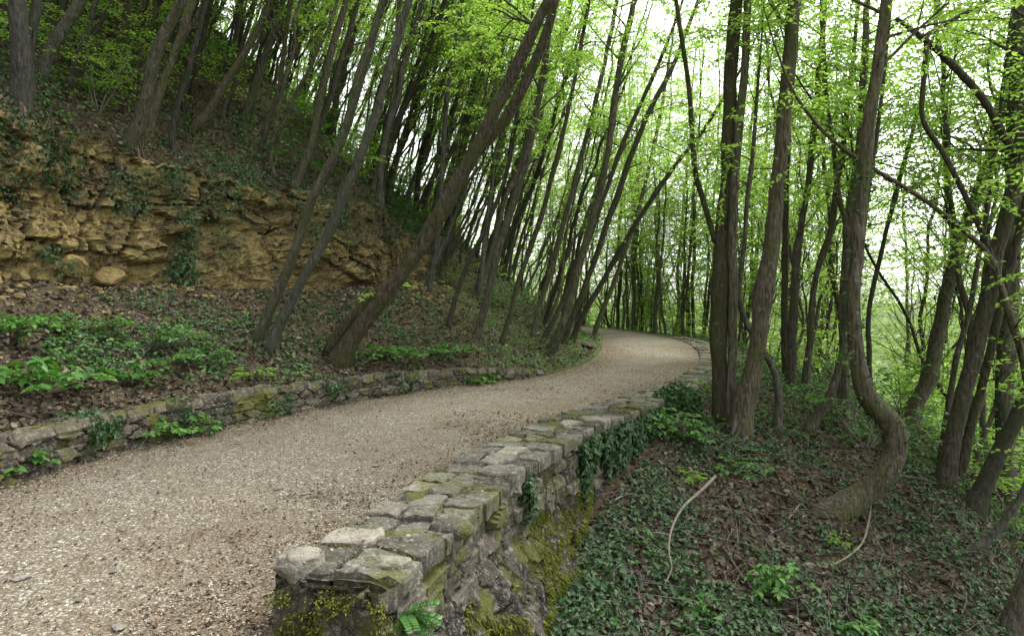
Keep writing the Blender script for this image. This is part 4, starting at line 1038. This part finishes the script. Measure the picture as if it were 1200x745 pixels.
scatter_leaves("ivy_cover", 200000, (-50, 52), (2.8, 40), lambda p, sl, sr, ty: ((sr > WW + .2) & ((f2(p, .8, 411) + .9 * f2(p, 2.6, 412) + .5 * f2(p, 9, 415) > -.02) | (rng.random(len(p)) < .12))) |
               ((sl > .5) & (f2(p, .55, 413) + .4 * f2(p, 2.2, 414) > .20 - .22 * sstep(11, 15, ty) - .42 * sstep(4.2, 5.0, sl)) & ((sl < 3.2) | (sl > 4.3))),
               (.038, .070), (.015, .10), M['ivy'], 'ivy', "dark ivy creeping over the slopes in patches", "ivy", .45)
scatter_leaves("herb_cover", 80000, (-50, 52), (3, 48), lambda p, sl, sr, ty: ((sl > .05) & (sl < 2.4 + .8 * sstep(14, 18, ty)) & (f2(p, .7, 421) + .4 * f2(p, 2.6, 422) > .18 - .30 * sstep(11, 14, ty))) |
               ((sr > .45) & (f2(p, .6, 423) + .4 * f2(p, 2.5, 424) > .22 + .28 - .66 * sstep(7.5, 12.5, p[:, 1]))) | ((sl > 4.5) & (f2(p, .6, 425) + .4 * f2(p, 2.5, 426) > -.12)),
               (.032, .068), (.03, .18), M['herb'], 'ovate', "fresh green herbs and seedlings carpeting the verges", "ground cover", .4, .25)
# twigs and sticks strewn among the litter
p, N, sl, sr, ty = ground_samples(5200, -48, 52, 3, 26)
kp = (sr > WW + .2) | ((sl > .4) & (rng.random(len(sl)) < .35)); p, N = p[kp], N[kp]
mb = MB()
for a, nn in zip(p, N):
    d = rng.normal(size=3); d = nrm(d - nn * (d @ nn)); L_ = rng.uniform(.15, .8) * (1 if rng.random() < .85 else 1.8)
    b = np.cross(nn, d)
    q = np.stack([a + nn * .015, a + d * L_ * .5 + b * rng.normal() * .05 * L_ + nn * rng.uniform(.01, .07), a + d * L_ + b * rng.normal() * .12 * L_ + nn * rng.uniform(0, .09)])
    tube(mb, q, np.array([1, .8, .4]) * rng.uniform(.0025, .007), 4, cap=False)
tag(mb.build("twig_litter", M['twig']), "thin dead twigs strewn through the leaf litter", "twigs", kind='stuff')

p, N, sl, sr, ty = ground_samples(1500, -20, 52, 3, 16)
kp = (sr > WW + .2); p, N = p[kp], N[kp]; mb = MB()
for a, nn in zip(p, N):
    d = rng.normal(size=3); d = nrm(d - nn * (d @ nn)); L_ = rng.uniform(.2, 1.1) * rng.random() + .1; b = np.cross(nn, d)
    q = catmull([a + nn * .02, a + d * L_ * .35 + b * rng.normal() * .06 * L_ + nn * rng.uniform(.02, .12), a + d * L_ * .7 + b * rng.normal() * .12 * L_ + nn * rng.uniform(.01, .12), a + d * L_ + b * rng.normal() * .15 * L_ + nn * .03], .12)
    tube(mb, q, np.linspace(1, .3, len(q)) * rng.uniform(.0025, .0075), 5, cap=False)
tag(mb.build("dry_twigs", M['dead_wood']), "pale dry twigs strewn over the falling right slope", "twigs", kind='stuff')

# ------------------------------------------------------------------ ivy on the wall and on the rock face
def wall_pt(t, dp):
    zf = wall_top(t) - .03 - dp; h, _ = masonry(t, zf, .38, .125, 2)
    x, y = ER.at(t, -(WW - .03 + .04 * dp + h)); ox, oy = ER.at(t, -(WW + 1.5))
    return np.stack([x, y, zf], -1), nrm(np.stack([ox - x, oy - y, np.zeros_like(x)], -1))
def leaf_thing(name, parts, loc, label, cat, size, mat, shape='ivy', stems=None, group=None):
    """parts: (B, D, N) world arrays"""
    t = thing(name, loc, label, cat, group); mb = MB()
    for B, D, N in parts:
        s_ = rng.uniform(.6, 1.25, len(B)) * size; leaves(mb, B - np.asarray(loc), D, N, s_, s_ * rng.uniform(.75, 1.05, len(B)), shape)
    mb.build('foliage', mat, t)
    if stems:
        for q, r_ in stems:
            sb = MB(); tube(sb, np.asarray(q) - np.asarray(loc), r_, 5, cap=False); sb.build('stem', M['stem'], t)
    return t
n = 7000; t_ = rng.uniform(tRy(5.4), tRy(10.0), n); yy = np.interp(t_, ER.c, ER.p[:, 1])
dp = np.abs(rng.normal(0, .36, n)); dp = np.minimum(dp, .95)
kp = (fbm(t_ * 2.4, dp * .9, o=3, k=501) > .14 - .42 * sstep(5.8, 8.6, yy) + .10 * dp) & (dp < wall_top(t_) - r_base(t_) + .1)
B, No = wall_pt(t_[kp], dp[kp]); m = len(B)
stems = []
for t0 in np.linspace(tRy(6.0), tRy(9.6), 14):
    dd_ = np.linspace(-.04, rng.uniform(.3, .8), 8); q, nn = wall_pt(t0 + .15 * np.cumsum(rng.normal(size=8)) * .3, np.maximum(dd_, 0)); stems.append((q + nn * .02, .005))
leaf_thing("ivy", [(B + No * rng.uniform(.0, .07, m)[:, None], No * .3 + rng.normal(size=(m, 3)) * .4 + [0, 0, -.6], No + rng.normal(size=(m, 3)) * .3 + [0, 0, .3])],
           tuple(wall_pt(np.array([tRy(7.6)]), np.array([.5]))[0][0]), "dark ivy hanging in strands over the outer face of the path-side wall", "ivy", .06, M['ivy'], stems=stems)
n = 1500; t2_ = rng.uniform(tR0, tRy(16), n); v2_ = rng.uniform(.0, WW, n); kp = fbm(t2_ * 1.3, v2_ * 3, o=3, k=561) > -.02; t2_, v2_ = t2_[kp], v2_[kp]; x2_, y2_ = ER.at(t2_, -v2_); m = len(t2_)
mb = MB(); leaves(mb, np.stack([x2_, y2_, wall_top(t2_) + .062 + rng.uniform(0, .01, m)], -1), rng.normal(size=(m, 3)) * [1, 1, .2], np.array([0, 0, 1.0]) + rng.normal(size=(m, 3)) * .3, rng.uniform(.012, .034, m), rng.uniform(.005, .018, m), 'ovate')
tag(mb.build("coping_litter", M['litter']), "dead leaf bits and needles lying on the wall coping", "leaf litter", kind='stuff')
c_ = np.array([*ER.at(tRy(10.3), -.78), .05]); n = 1700
q = rvec(n) * (rng.random(n)[:, None] ** .25); B = c_ + q * [.36, .45, .24] + np.array([0, 0, .02]); B = B + .1 * fbm(q[:, 0] * 2, q[:, 1] * 2, q[:, 2] * 2, 2, 7)[:, None] * q
leaf_thing("ivy_bush", [(B, q + rng.normal(size=(n, 3)) * .5 + [0, 0, -.3], q + rng.normal(size=(n, 3)) * .3 + [0, 0, .4])], tuple(c_ - [0, 0, .25]),
           "dense dark ivy bush spilling over the coping where the outer wall runs out", "ivy", .06, M['ivy'], stems=[([c_ - [0, 0, .35], c_, c_ + [.1, .1, .2]], .012)])
CPT = np.stack([CX, CY, keep_z], -1).reshape(-1, 3); cpx, cpy, cpd = proj(CPT)
def cliff_hit(px, py):
    k = np.flatnonzero((np.abs(cpx - px) < 5) & (np.abs(cpy - py) < 5))
    return CPT[k[np.argmin(cpd[k])]] if len(k) else hit(px, py)[0]
def cliff_ivy(label, strands, per=90, size=.055, wide=.12):
    P_, st = [], []
    for pts in strands:
        q = np.array([cliff_hit(*a) for a in pts]); toward = nrm((CAM - q) * [1, 1, 0]); q = q + toward * .06
        qq = catmull(q, .06); st.append((qq, .006)); m = int(per * max(len(qq), 6) * .06 / .35)
        k = rng.integers(0, len(qq), m); o = rng.normal(size=(m, 3)) * wide * [1, 1, .6] + toward[0] * rng.uniform(0, .12, (m, 1))
        P_.append((qq[k] + o, rng.normal(size=(m, 3)) * .45 + [0, 0, -.5] + toward[0] * .3, toward[0] + rng.normal(size=(m, 3)) * .4 + [0, 0, .4]))
    loc = st[0][0][-1]
    leaf_thing("ivy", P_, tuple(loc), label, "ivy", size, M['ivy'], stems=st)
cliff_ivy("ivy tuft hanging below the foot of the stout trunk on the rock lip", [[(140, 196), (146, 225), (152, 252)], [(160, 200), (168, 230), (160, 250)], [(178, 205), (176, 235)]], 60)
cliff_ivy("ivy trailing from the overhang under the thin bowed trunk", [[(200, 190), (206, 215), (212, 238)], [(214, 195), (218, 225)]], 70)
cliff_ivy("tall ivy column climbing from the bank up the middle of the rock face", [[(220, 254), (222, 285), (214, 312), (208, 335), (204, 362)], [(216, 300), (226, 330), (232, 358)]], 130, .065, .13)
cliff_ivy("ivy curtain down the rock face left of its two right-end stems", [[(262, 190), (258, 225), (262, 262), (270, 300)], [(275, 195), (280, 240)], [(292, 200), (290, 232)]], 75, .055, .16)
cliff_ivy("ivy mat over the right shoulder of the rock face beside the leaning trunk", [[(352, 225), (360, 262), (372, 300)], [(395, 215), (402, 252), (412, 290)], [(375, 222), (384, 262)], [(430, 225), (440, 262)], [(470, 240), (476, 270)]], 75, .055, .22)
cliff_ivy("small leafy tuft growing low on the left of the rock face", [[(62, 296), (72, 304), (82, 312)]], 110, .06, .12)

def low_ivy(label, y0, y1, n, drop=.34):
    t_ = rng.uniform(TL(y0), TL(y1), n); H_ = low_wall_h(t_); u = np.abs(rng.normal(0, .5, n)).clip(0, 1.1)
    f = rng.random(n) < .35; z = np.where(f, H_ + rng.uniform(.02, .09, n), H_ * (1 - u) + .02); o = np.where(f, rng.uniform(0, .4, n), -.07 - rng.uniform(0, .09, n))
    kp = fbm(t_ * 2.6, z * 2.5, o=2, k=521) > -.10; t_, z, o = t_[kp], z[kp], o[kp]; x_, y_ = EL.at(t_, o); x2, y2 = EL.at(t_, o - 1)
    B = np.stack([x_, y_, np.maximum(z, .03)], -1); out = np.stack([x2 - x_, y2 - y_, 0 * x_], -1); m = len(B); tc_ = np.array([(TL(y0) + TL(y1)) / 2])
    st = [(np.stack([*EL.at(tc_ + dx, -.08), np.array([z_])], -1)[0] for z_ in (.02, .2, .36)) for dx in (-.2, .15)]
    leaf_thing("ivy", [(B, out * .4 + rng.normal(size=(m, 3)) * .5 + [0, 0, -.4], out + rng.normal(size=(m, 3)) * .4 + [0, 0, .4])], (float(EL.at(tc_, -.08)[0][0]), float(EL.at(tc_, -.08)[1][0]), 0), label, "ivy", .055, M['ivy'], stems=[(np.array(list(q)), .005) for q in st])
low_ivy("ivy over the low wall just left of the bright path-edge clump", 6.35, 7.25, 520)
low_ivy("ivy over the low wall above and right of the bright path-edge clump", 7.7, 8.5, 420)
low_ivy("ivy spilling over the low wall below the paired slim trunks", 8.95, 9.35, 260)
low_ivy("ivy spilling over the low wall left of the big leaning trunk's foot", 9.75, 10.3, 260)
low_ivy("ivy draping the low wall below the lush clump by the big leaning trunk", 10.8, 11.5, 260)

CN = np.cross(np.gradient(np.stack([CX, CY, keep_z], -1), axis=0), np.gradient(np.stack([CX, CY, keep_z], -1), axis=1)); CN = nrm(CN)
_mid = CN[:, 20:60].mean((0, 1)); CN = CN * (1 if _mid[1] < 0 else -1)
def on_cliff(n, cond):
    i, j = rng.integers(0, T_c.shape[0], n), rng.integers(0, T_c.shape[1], n); kp = cond(T_c[i, j], B_c[i, j], Z_c[i, j], CN[i, j]); i, j = i[kp], j[kp]
    return np.stack([CX, CY, keep_z], -1)[i, j], CN[i, j], len(i)
B, N, m = on_cliff(60000, lambda t, b, z, n_: (fbm(t * 1.1, z * .5, o=3, k=551) + .9 * (b - .83) > .05 + .18 * (1 - sstep(TL(8.2), TL(9.0), t))))
mb = MB(); leaves(mb, B + N * rng.uniform(.01, .12, (m, 1)), rng.normal(size=(m, 3)) * .5 + [0, 0, -.5] + N * .3, N + rng.normal(size=(m, 3)) * .4 + [0, 0, .3], rng.uniform(.03, .062, m), rng.uniform(.03, .055, m), 'ivy')
tag(mb.build("lip_ivy", M['ivy']), "ivy fringe hanging over the upper lip of the rock face", "ivy", kind='stuff')
B, N, m = on_cliff(40000, lambda t, b, z, n_: ((n_[:, 2] > .35) & (fbm(t * 2, z * 2, o=2, k=553) > -.1)) | (b < .12))
mb = MB(); leaves(mb, B + N * .01, rng.normal(size=(m, 3)) * [1, 1, .3], N + rng.normal(size=(m, 3)) * .5, rng.uniform(.03, .07, m), rng.uniform(.02, .045, m), 'ovate')
tag(mb.build("ledge_litter", M['litter']), "dead leaves caught on the ledges of the rock face", "leaf litter", kind='stuff')
mb = MB()
for i in range(380):
    t_ = np.array([rng.uniform(TL(1), TL(16))]); d_ = S_FOOT + .35 - abs(rng.normal(0, .55)); x_, y_ = EL.at(t_, d_); w = rng.uniform(.015, .06) * (1.5 if rng.random() < .1 else 1)
    v, f = stone_geo((w * 1.2, w, w * .8), 2000 + i % 40, 1, 7, 3); v = v[:, [0, 1, 2]] * [1, 1, 1]; a = rng.uniform(0, 6.28)
    v = v @ np.array([[math.cos(a), math.sin(a), 0], [-math.sin(a), math.cos(a), 0], [0, 0, 1]]); mb.add(v + [x_[0], y_[0], float(Z(x_, y_)[0]) + w * .25], f, attr=np.full(len(v), rng.uniform(.3, .9)))
tag(mb.build("rubble", M['rock'], smooth=False, attr='tint'), "ochre rubble fallen along the foot of the rock face", "rubble", kind='stuff')

# ------------------------------------------------------------------ single herbs
def herb(name, px, py, label, w=.35, h=.28, stems=16, leaf=.085, seed=0, mat='herb', group=None, shape='ovate'):
    r_ = np.random.default_rng(700 + seed); b, d = hit(px, py)
    if (EL.dist(b[:1], b[1:2])[0] < 0)[0] and (ER.dist(b[:1], b[1:2])[0] > 0)[0]: b[2] = .03
    t = thing(name, tuple(b), label, "plant", group); SB, B, D, N, S = MB(), [], [], [], []
    for k in range(stems):
        a = r_.uniform(0, 6.283); rr_ = w * math.sqrt(r_.uniform(.05, 1)); hh = h * r_.uniform(.6, 1.15) * (1 - .35 * (rr_ / w) ** 2)
        o = np.array([math.cos(a), math.sin(a), 0]); q = catmull([[0, 0, 0] + o * .03, o * rr_ * .45 + [0, 0, hh * .65], o * rr_ * .85 + [0, 0, hh], o * rr_ * 1.1 + [0, 0, hh * .95]], .03)
        tube(SB, q, .0035, 4, cap=False)
        for f in (.35, .55, .75, .9, 1.0):
            i = min(int(f * len(q)), len(q) - 1); td = nrm(q[min(i + 1, len(q) - 1)] - q[max(i - 1, 0)])
            sd = nrm(np.cross(td, [0, 0, 1]) + 1e-6)
            for s_ in ((1, -1, 0) if f > .95 else (1, -1)):
                B.append(q[i]); D.append(td * (.6 if s_ else 1) + sd * s_ + r_.normal(size=3) * .15); N.append(np.array([0, 0, 1]) + r_.normal(size=3) * .25); S.append(leaf * r_.uniform(.6, 1.15) * (.6 + .5 * f))
    mb = MB(); S = np.array(S); leaves(mb, np.array(B), np.array(D), np.array(N), S, S * .6, shape, .12, .2)
    mb.build('foliage', M[mat], t); SB.build('stem', M['stem'], t)
    return t
herb("herb_plant", 44, 462, "broad-leaved light green plant on the bank above the low wall at far left", .62, .34, 26, .13, 1)
herb("herb_plant", 200, 520, "bright green clump growing on the path edge in front of the low wall", .48, .26, 30, .085, 2)
herb("herb_plant", 18, 560, "green clump at the left picture edge, growing at the low wall's foot", .30, .24, 18, .085, 3)
herb("herb_plant", 172, 412, "wide patch of pale nettles midway up the bank below the rock face", .75, .30, 34, .085, 4)
herb("herb_plant", 98, 395, "nettle clump on the bank left of the wide pale patch", .55, .32, 22, .085, 5)
herb("herb_plant", 12, 402, "tall nettle clump at the left picture edge below the rock face", .5, .4, 24, .085, 6)
herb("herb_plant", 230, 432, "low green clump on the bank right of the wide pale patch", .6, .24, 26, .075, 7)
herb("herb_plant", 285, 446, "yellow-green seedlings in dead leaves right below the paired slim trunks", .5, .16, 20, .065, 8, 'spring')
herb("herb_plant", 163, 452, "small upright clump just above the low wall near the bright path-edge clump", .25, .26, 14, .08, 9)
herb("herb_plant", 432, 424, "lush green clump right of the big leaning trunk's foot", .6, .3, 30, .085, 10)
herb("herb_plant", 478, 424, "middle clump of the green strip above the low wall's end", .7, .28, 30, .085, 11)
herb("herb_plant", 524, 420, "green clump at the foot of the bank where the low wall ends", .7, .28, 30, .085, 12)
herb("herb_plant", 560, 452, "grassy tuft on the path edge past the low wall's end", .35, .18, 24, .10, 13, 'herb', None, 'long')
herb("herb_plant", 764, 508, "leafy green clump beside the ivied wall end on the right slope", .6, .3, 34, .085, 14)
herb("herb_plant", 800, 520, "green clump at the foot of the tall mossy trunk's slope", .4, .25, 22, .08, 15)
herb("herb_plant", 806, 566, "small bright seedling beside the long bleached branch's upper end", .18, .16, 9, .07, 16, 'spring')
herb("herb_plant", 915, 712, "pale seedling with whorled leaves at the bottom of the right slope", .26, .36, 20, .075, 17, 'herb', None, 'long')
herb("herb_plant", 1004, 744, "small bright seedling at the bottom edge right of the pale seedling", .16, .16, 7, .08, 18)
herb("herb_plant", 435, 700, "small fern-like plant rooted in the near end face of the path-side wall", .10, .14, 9, .05, 19) if False else None
herb("herb_plant", 978, 640, "tiny yellow-green seedling below the twisted trunk's foot", .15, .14, 7, .06, 20, 'spring')
herb("herb_plant", 866, 560, "low leafy clump below the sturdy leaning trunk's bared roots", .4, .2, 20, .075, 21)
# small plant in the joints of the near wall face
t_ = tRy(3.62); q0, n0 = wall_pt(np.array([tR0 + .10]), np.array([.12])); q0, n0 = q0[0], n0[0]
t = thing("wall_plant", tuple(q0), "little green fern drooping from a joint near the wall's near corner", "plant"); mb, sb = MB(), MB()
for k in range(9):
    a = rng.normal(size=3) * .4 + n0 + [0, 0, -.5 + .25 * k / 3]; a = nrm(a); L_ = rng.uniform(.10, .2); i = np.linspace(.15, 1, 9); ln = (a * L_)[None] * i[:, None] - np.array([0, 0, .05])[None] * (i ** 2)[:, None]
    sd = nrm(np.cross(a, [0, 0, 1.0])); tube(sb, ln, .0018, 4, cap=False)
    for s_ in (1, -1): leaves(mb, ln, a * .5 + sd * s_ + np.zeros((9, 1)), n0 + [0, 0, .5] + rng.normal(size=(9, 3)) * .2, .042, .02, 'ovate')
mb.build('foliage', M['herb'], t); sb.build('stem', M['stem'], t)

# ------------------------------------------------------------------ saplings and low shrubs
def shrub_proto(seed, h, n, leaf):
    r_ = np.random.default_rng(seed); t = thing("sapling", (0, 0, 0), "sapling", "sapling"); TB, LV = MB(), []
    for k in range(n):
        a = r_.uniform(0, 6.283); d = nrm(np.array([math.cos(a) * .5, math.sin(a) * .5, 1.0]))
        limb(TB, LV, np.array([0, 0, -.05]), d, h * r_.uniform(.6, 1.1), .012, r_, leaf, 1.9, .1, 0, .2)
    TB.build('stem', M['twig'], t); crown_build(LV, t, M['spring'] if seed % 2 else M['herb'], 'ovate'); return t
SH = [shrub_proto(900 + i, h, n, .07) for i, (h, n) in enumerate([(1.1, 5), (1.7, 5), (.8, 6), (1.4, 4)])]
TREES_BG = BG; BG = []
scatter(SH, 104, (-20, 2), (9, 32), lambda x, y, a, b: inview(x, y) & (a > 4.9) & (a < 12), .7, lambda x, y: rng.uniform(-3, 3), (.7, 1.6), 'hill')
scatter(SH, 12, (-2, 3), (15, 32), lambda x, y, a, b: inview(x, y) & (a > .6) & (a < 3.6), .8, lambda x, y: rng.uniform(-3, 3), (.35, .7), 'bank')
scatter(SH, 60, (3.5, 22), (9, 34), lambda x, y, a, b: inview(x, y) & (b > 3.2) & (b < 14) & (x / y > .2), .9, lambda x, y: rng.uniform(-3, 3), (.8, 2.0), 'slope')
scatter(SH, 40, (-8, 14), (30, 55), lambda x, y, a, b: inview(x, y) & (b > 1.0) & (b < 14) & (y > 27), .9, lambda x, y: rng.uniform(-3, 3), (1.2, 2.6), 'bend')
place_background('saplings', 'saplings', {'bend': 'saplings beyond the far edge of the bend', 'hill': 'small saplings on the hillside', 'bank': 'small saplings on the bank before the bend', 'slope': 'small saplings on the falling right slope'}, SH)

# ------------------------------------------------------------------ fallen branches
def stick(label, px, mat='dead_wood', lift=.03, twigs=(), name="fallen_branch", d=None):
    pts = []
    for (x, y, w) in px:
        if d is None:
            b, dd_ = hit(x, y); pts.append([*(b + [0, 0, lift + w * .5 * dd_ / FPX]), w * .5 * dd_ / FPX])
        else:
            pts.append([*P(x, y, d), w * .5 * d / FPX])
    q = catmull(pts, .04); loc = q[0, :3].copy(); mb = MB(); tube(mb, q[:, :3] - loc, q[:, 3] * .66, 8, .12, len(label))
    for f, L_ in twigs:
        i = int(f * (len(q) - 1)); dv = nrm(np.append(rng.normal(size=2), .25)); tube(mb, np.stack([q[i, :3], q[i, :3] + dv * L_ * .5 + [0, 0, .02], q[i, :3] + dv * L_]) - loc, [q[i, 3] * .5, q[i, 3] * .35, .002], 5)
    o = mb.build(name, M[mat]); o.location = loc; return tag(o, label, "branch")
stick("long bleached bent branch lying on the ivy of the right slope", [(838, 575, 6), (826, 588, 5.6), (814, 599, 5.2), (803, 610, 5), (793, 624, 4.6), (785, 646, 4), (784, 668, 3.4), (787, 688, 2.8), (779, 704, 2)], lift=.13, twigs=((.7, .25), (.9, .3)))
stick("grey curved branch hanging down from the foot of the twisted trunk", [(1021, 597, 3), (1018, 626, 3.6), (1011, 650, 3.6), (996, 667, 3.2), (976, 677, 2.6)], lift=.12)
stick("straight pale stick pointing down the slope below the bleached branch", [(850, 654, 3.5), (864, 676, 4), (880, 698, 4), (900, 718, 4)], lift=.06)
stick("brown stick sticking out right from the twisted trunk's foot", [(1034, 586, 5), (1062, 588, 5), (1092, 595, 3.5)], 'twig', lift=.3)
stick("short forked pale twig standing between the sturdy trunk and twisted trunk's foot", [(924, 616, 3), (932, 606, 3), (938, 598, 2.5)], lift=.06, twigs=((.5, .15),))
stick("thin grey stick lying left of the bleached branch by the wall", [(713, 596, 3), (730, 588, 3), (748, 583, 2)], lift=.04)
stick("brown stick lying across the slope below the twisted trunk", [(896, 584, 4), (936, 596, 4), (975, 612, 3)], 'twig', lift=.08, twigs=((.4, .3),))
stick("slim dark stick slanting down the slope right of the pale straight stick", [(1044, 640, 3), (1050, 668, 3), (1068, 692, 3), (1082, 712, 2.5)], 'twig', lift=.08)
stick("thin bleached stick at the bottom left of the right slope", [(650, 744, 3), (668, 736, 3), (690, 730, 2)], lift=.04)
stick("pale twig near the bleached branch's lower end", [(806, 722, 2.5), (824, 732, 2.5), (838, 738, 2)], lift=.04)
stick("dry stick leaning on the rock face at the left edge", [(-6, 242, 3), (8, 232, 3), (18, 223, 2)], 'dead_wood', d=float(np.hypot(*cliff_hit(12, 230)[:2])) * .95)

# ------------------------------------------------------------------ single stones
def stone(name, px, py, wpx, label, flat=.6, k=0, mat='loose_stone', sink=.25, tint=.6, group=None, at=None):
    if at is None: b, d = hit(px, py)
    else: b = at; d = float(proj(at)[2])
    w = wpx * .5 * d / FPX; v, f = stone_geo((w, w * .75, w * .7), 1000 + k, flat, 12, 8); mb = MB(); a = k * 1.7
    v = v @ np.array([[math.cos(a), math.sin(a), 0], [-math.sin(a), math.cos(a), 0], [0, 0, 1]]).T
    mb.add(v, f, attr=np.full(len(v), tint)); o = mb.build(name, M[mat], smooth=False, attr='tint')
    o.location = (b[0], b[1], b[2] + w * flat * (.6 - sink)); return tag(o, label, "stone", group)
stone("boulder", 86, 312, 52, "rounded yellow boulder at the foot of the rock face, left one", .9, 1, 'rock', .3, .8, at=cliff_hit(86, 314))
stone("boulder", 128, 326, 46, "yellow boulder at the foot of the rock face, right of the rounded one", .85, 2, 'rock', .3, .7, at=cliff_hit(130, 328))
stone("boulder", 196, 352, 30, "small yellow boulder at the rock face foot beside the ivy column", .8, 3, 'rock', .3, .75, at=cliff_hit(186, 345))
stone("boulder", 30, 326, 34, "squarish brown boulder at the foot of the rock face by the left edge", .8, 4, 'rock', .3, .45, at=cliff_hit(28, 326))
stone("stone_block", 689, 408, 30, "low dark mossy stone block on the bank corner at the bend", .55, 5, 'low_wall', .2, .15)
for i, (px, py, w, lab) in enumerate([(884, 676, 16, "pale stone lying below the pale straight stick's upper end"), (921, 577, 12, "small pale stone among litter below the sturdy trunk's roots"),
        (956, 706, 14, "buff stone on bare earth right of the pale seedling"), (1004, 724, 20, "larger buff stone on bare earth at the bottom of the slope"),
        (878, 722, 14, "buff stone left of the pale seedling at the bottom"), (798, 576, 14, "brown stone stuck in the soil beside the bleached branch's top"),
        (946, 668, 22, "brown rock edge showing through bare earth below the twisted trunk"), (664, 672, 40, "mossy brown boulder at the foot of the path-side wall")]):
    stone("loose_stone", px, py, w, lab, .65, 20 + i, 'loose_stone', .25, [.9, .9, .6, .7, .6, .3, .3, .25][i])
cob = [(25, 677, 24), (146, 620, 14), (196, 595, 15), (325, 572, 17), (359, 578, 15), (254, 609, 9), (133, 669, 15), (138, 734, 22), (226, 680, 13), (241, 563, 12), (206, 624, 10), (66, 640, 9), (300, 600, 8), (440, 545, 10), (262, 633, 9), (92, 702, 11), (180, 655, 8), (384, 552, 9)]
near_c = sorted([c for c in cob if c[1] > 630]); far_c = sorted([c for c in cob if c[1] <= 630])
for lst, where in ((near_c, "nearest the viewer"), (far_c, "level with the wall's near end")):
    for i, (px, py, w) in enumerate(lst):
        q = onz(px, py, .03); stone("path_stone", px, py, w, f"{ORD[i]} from left of flat stones sunk in the gravel {where}", .30, 60 + px, 'cobble', .45, (px * 7 % 10) / 10, "flat stones sunk in the gravel path", at=q)
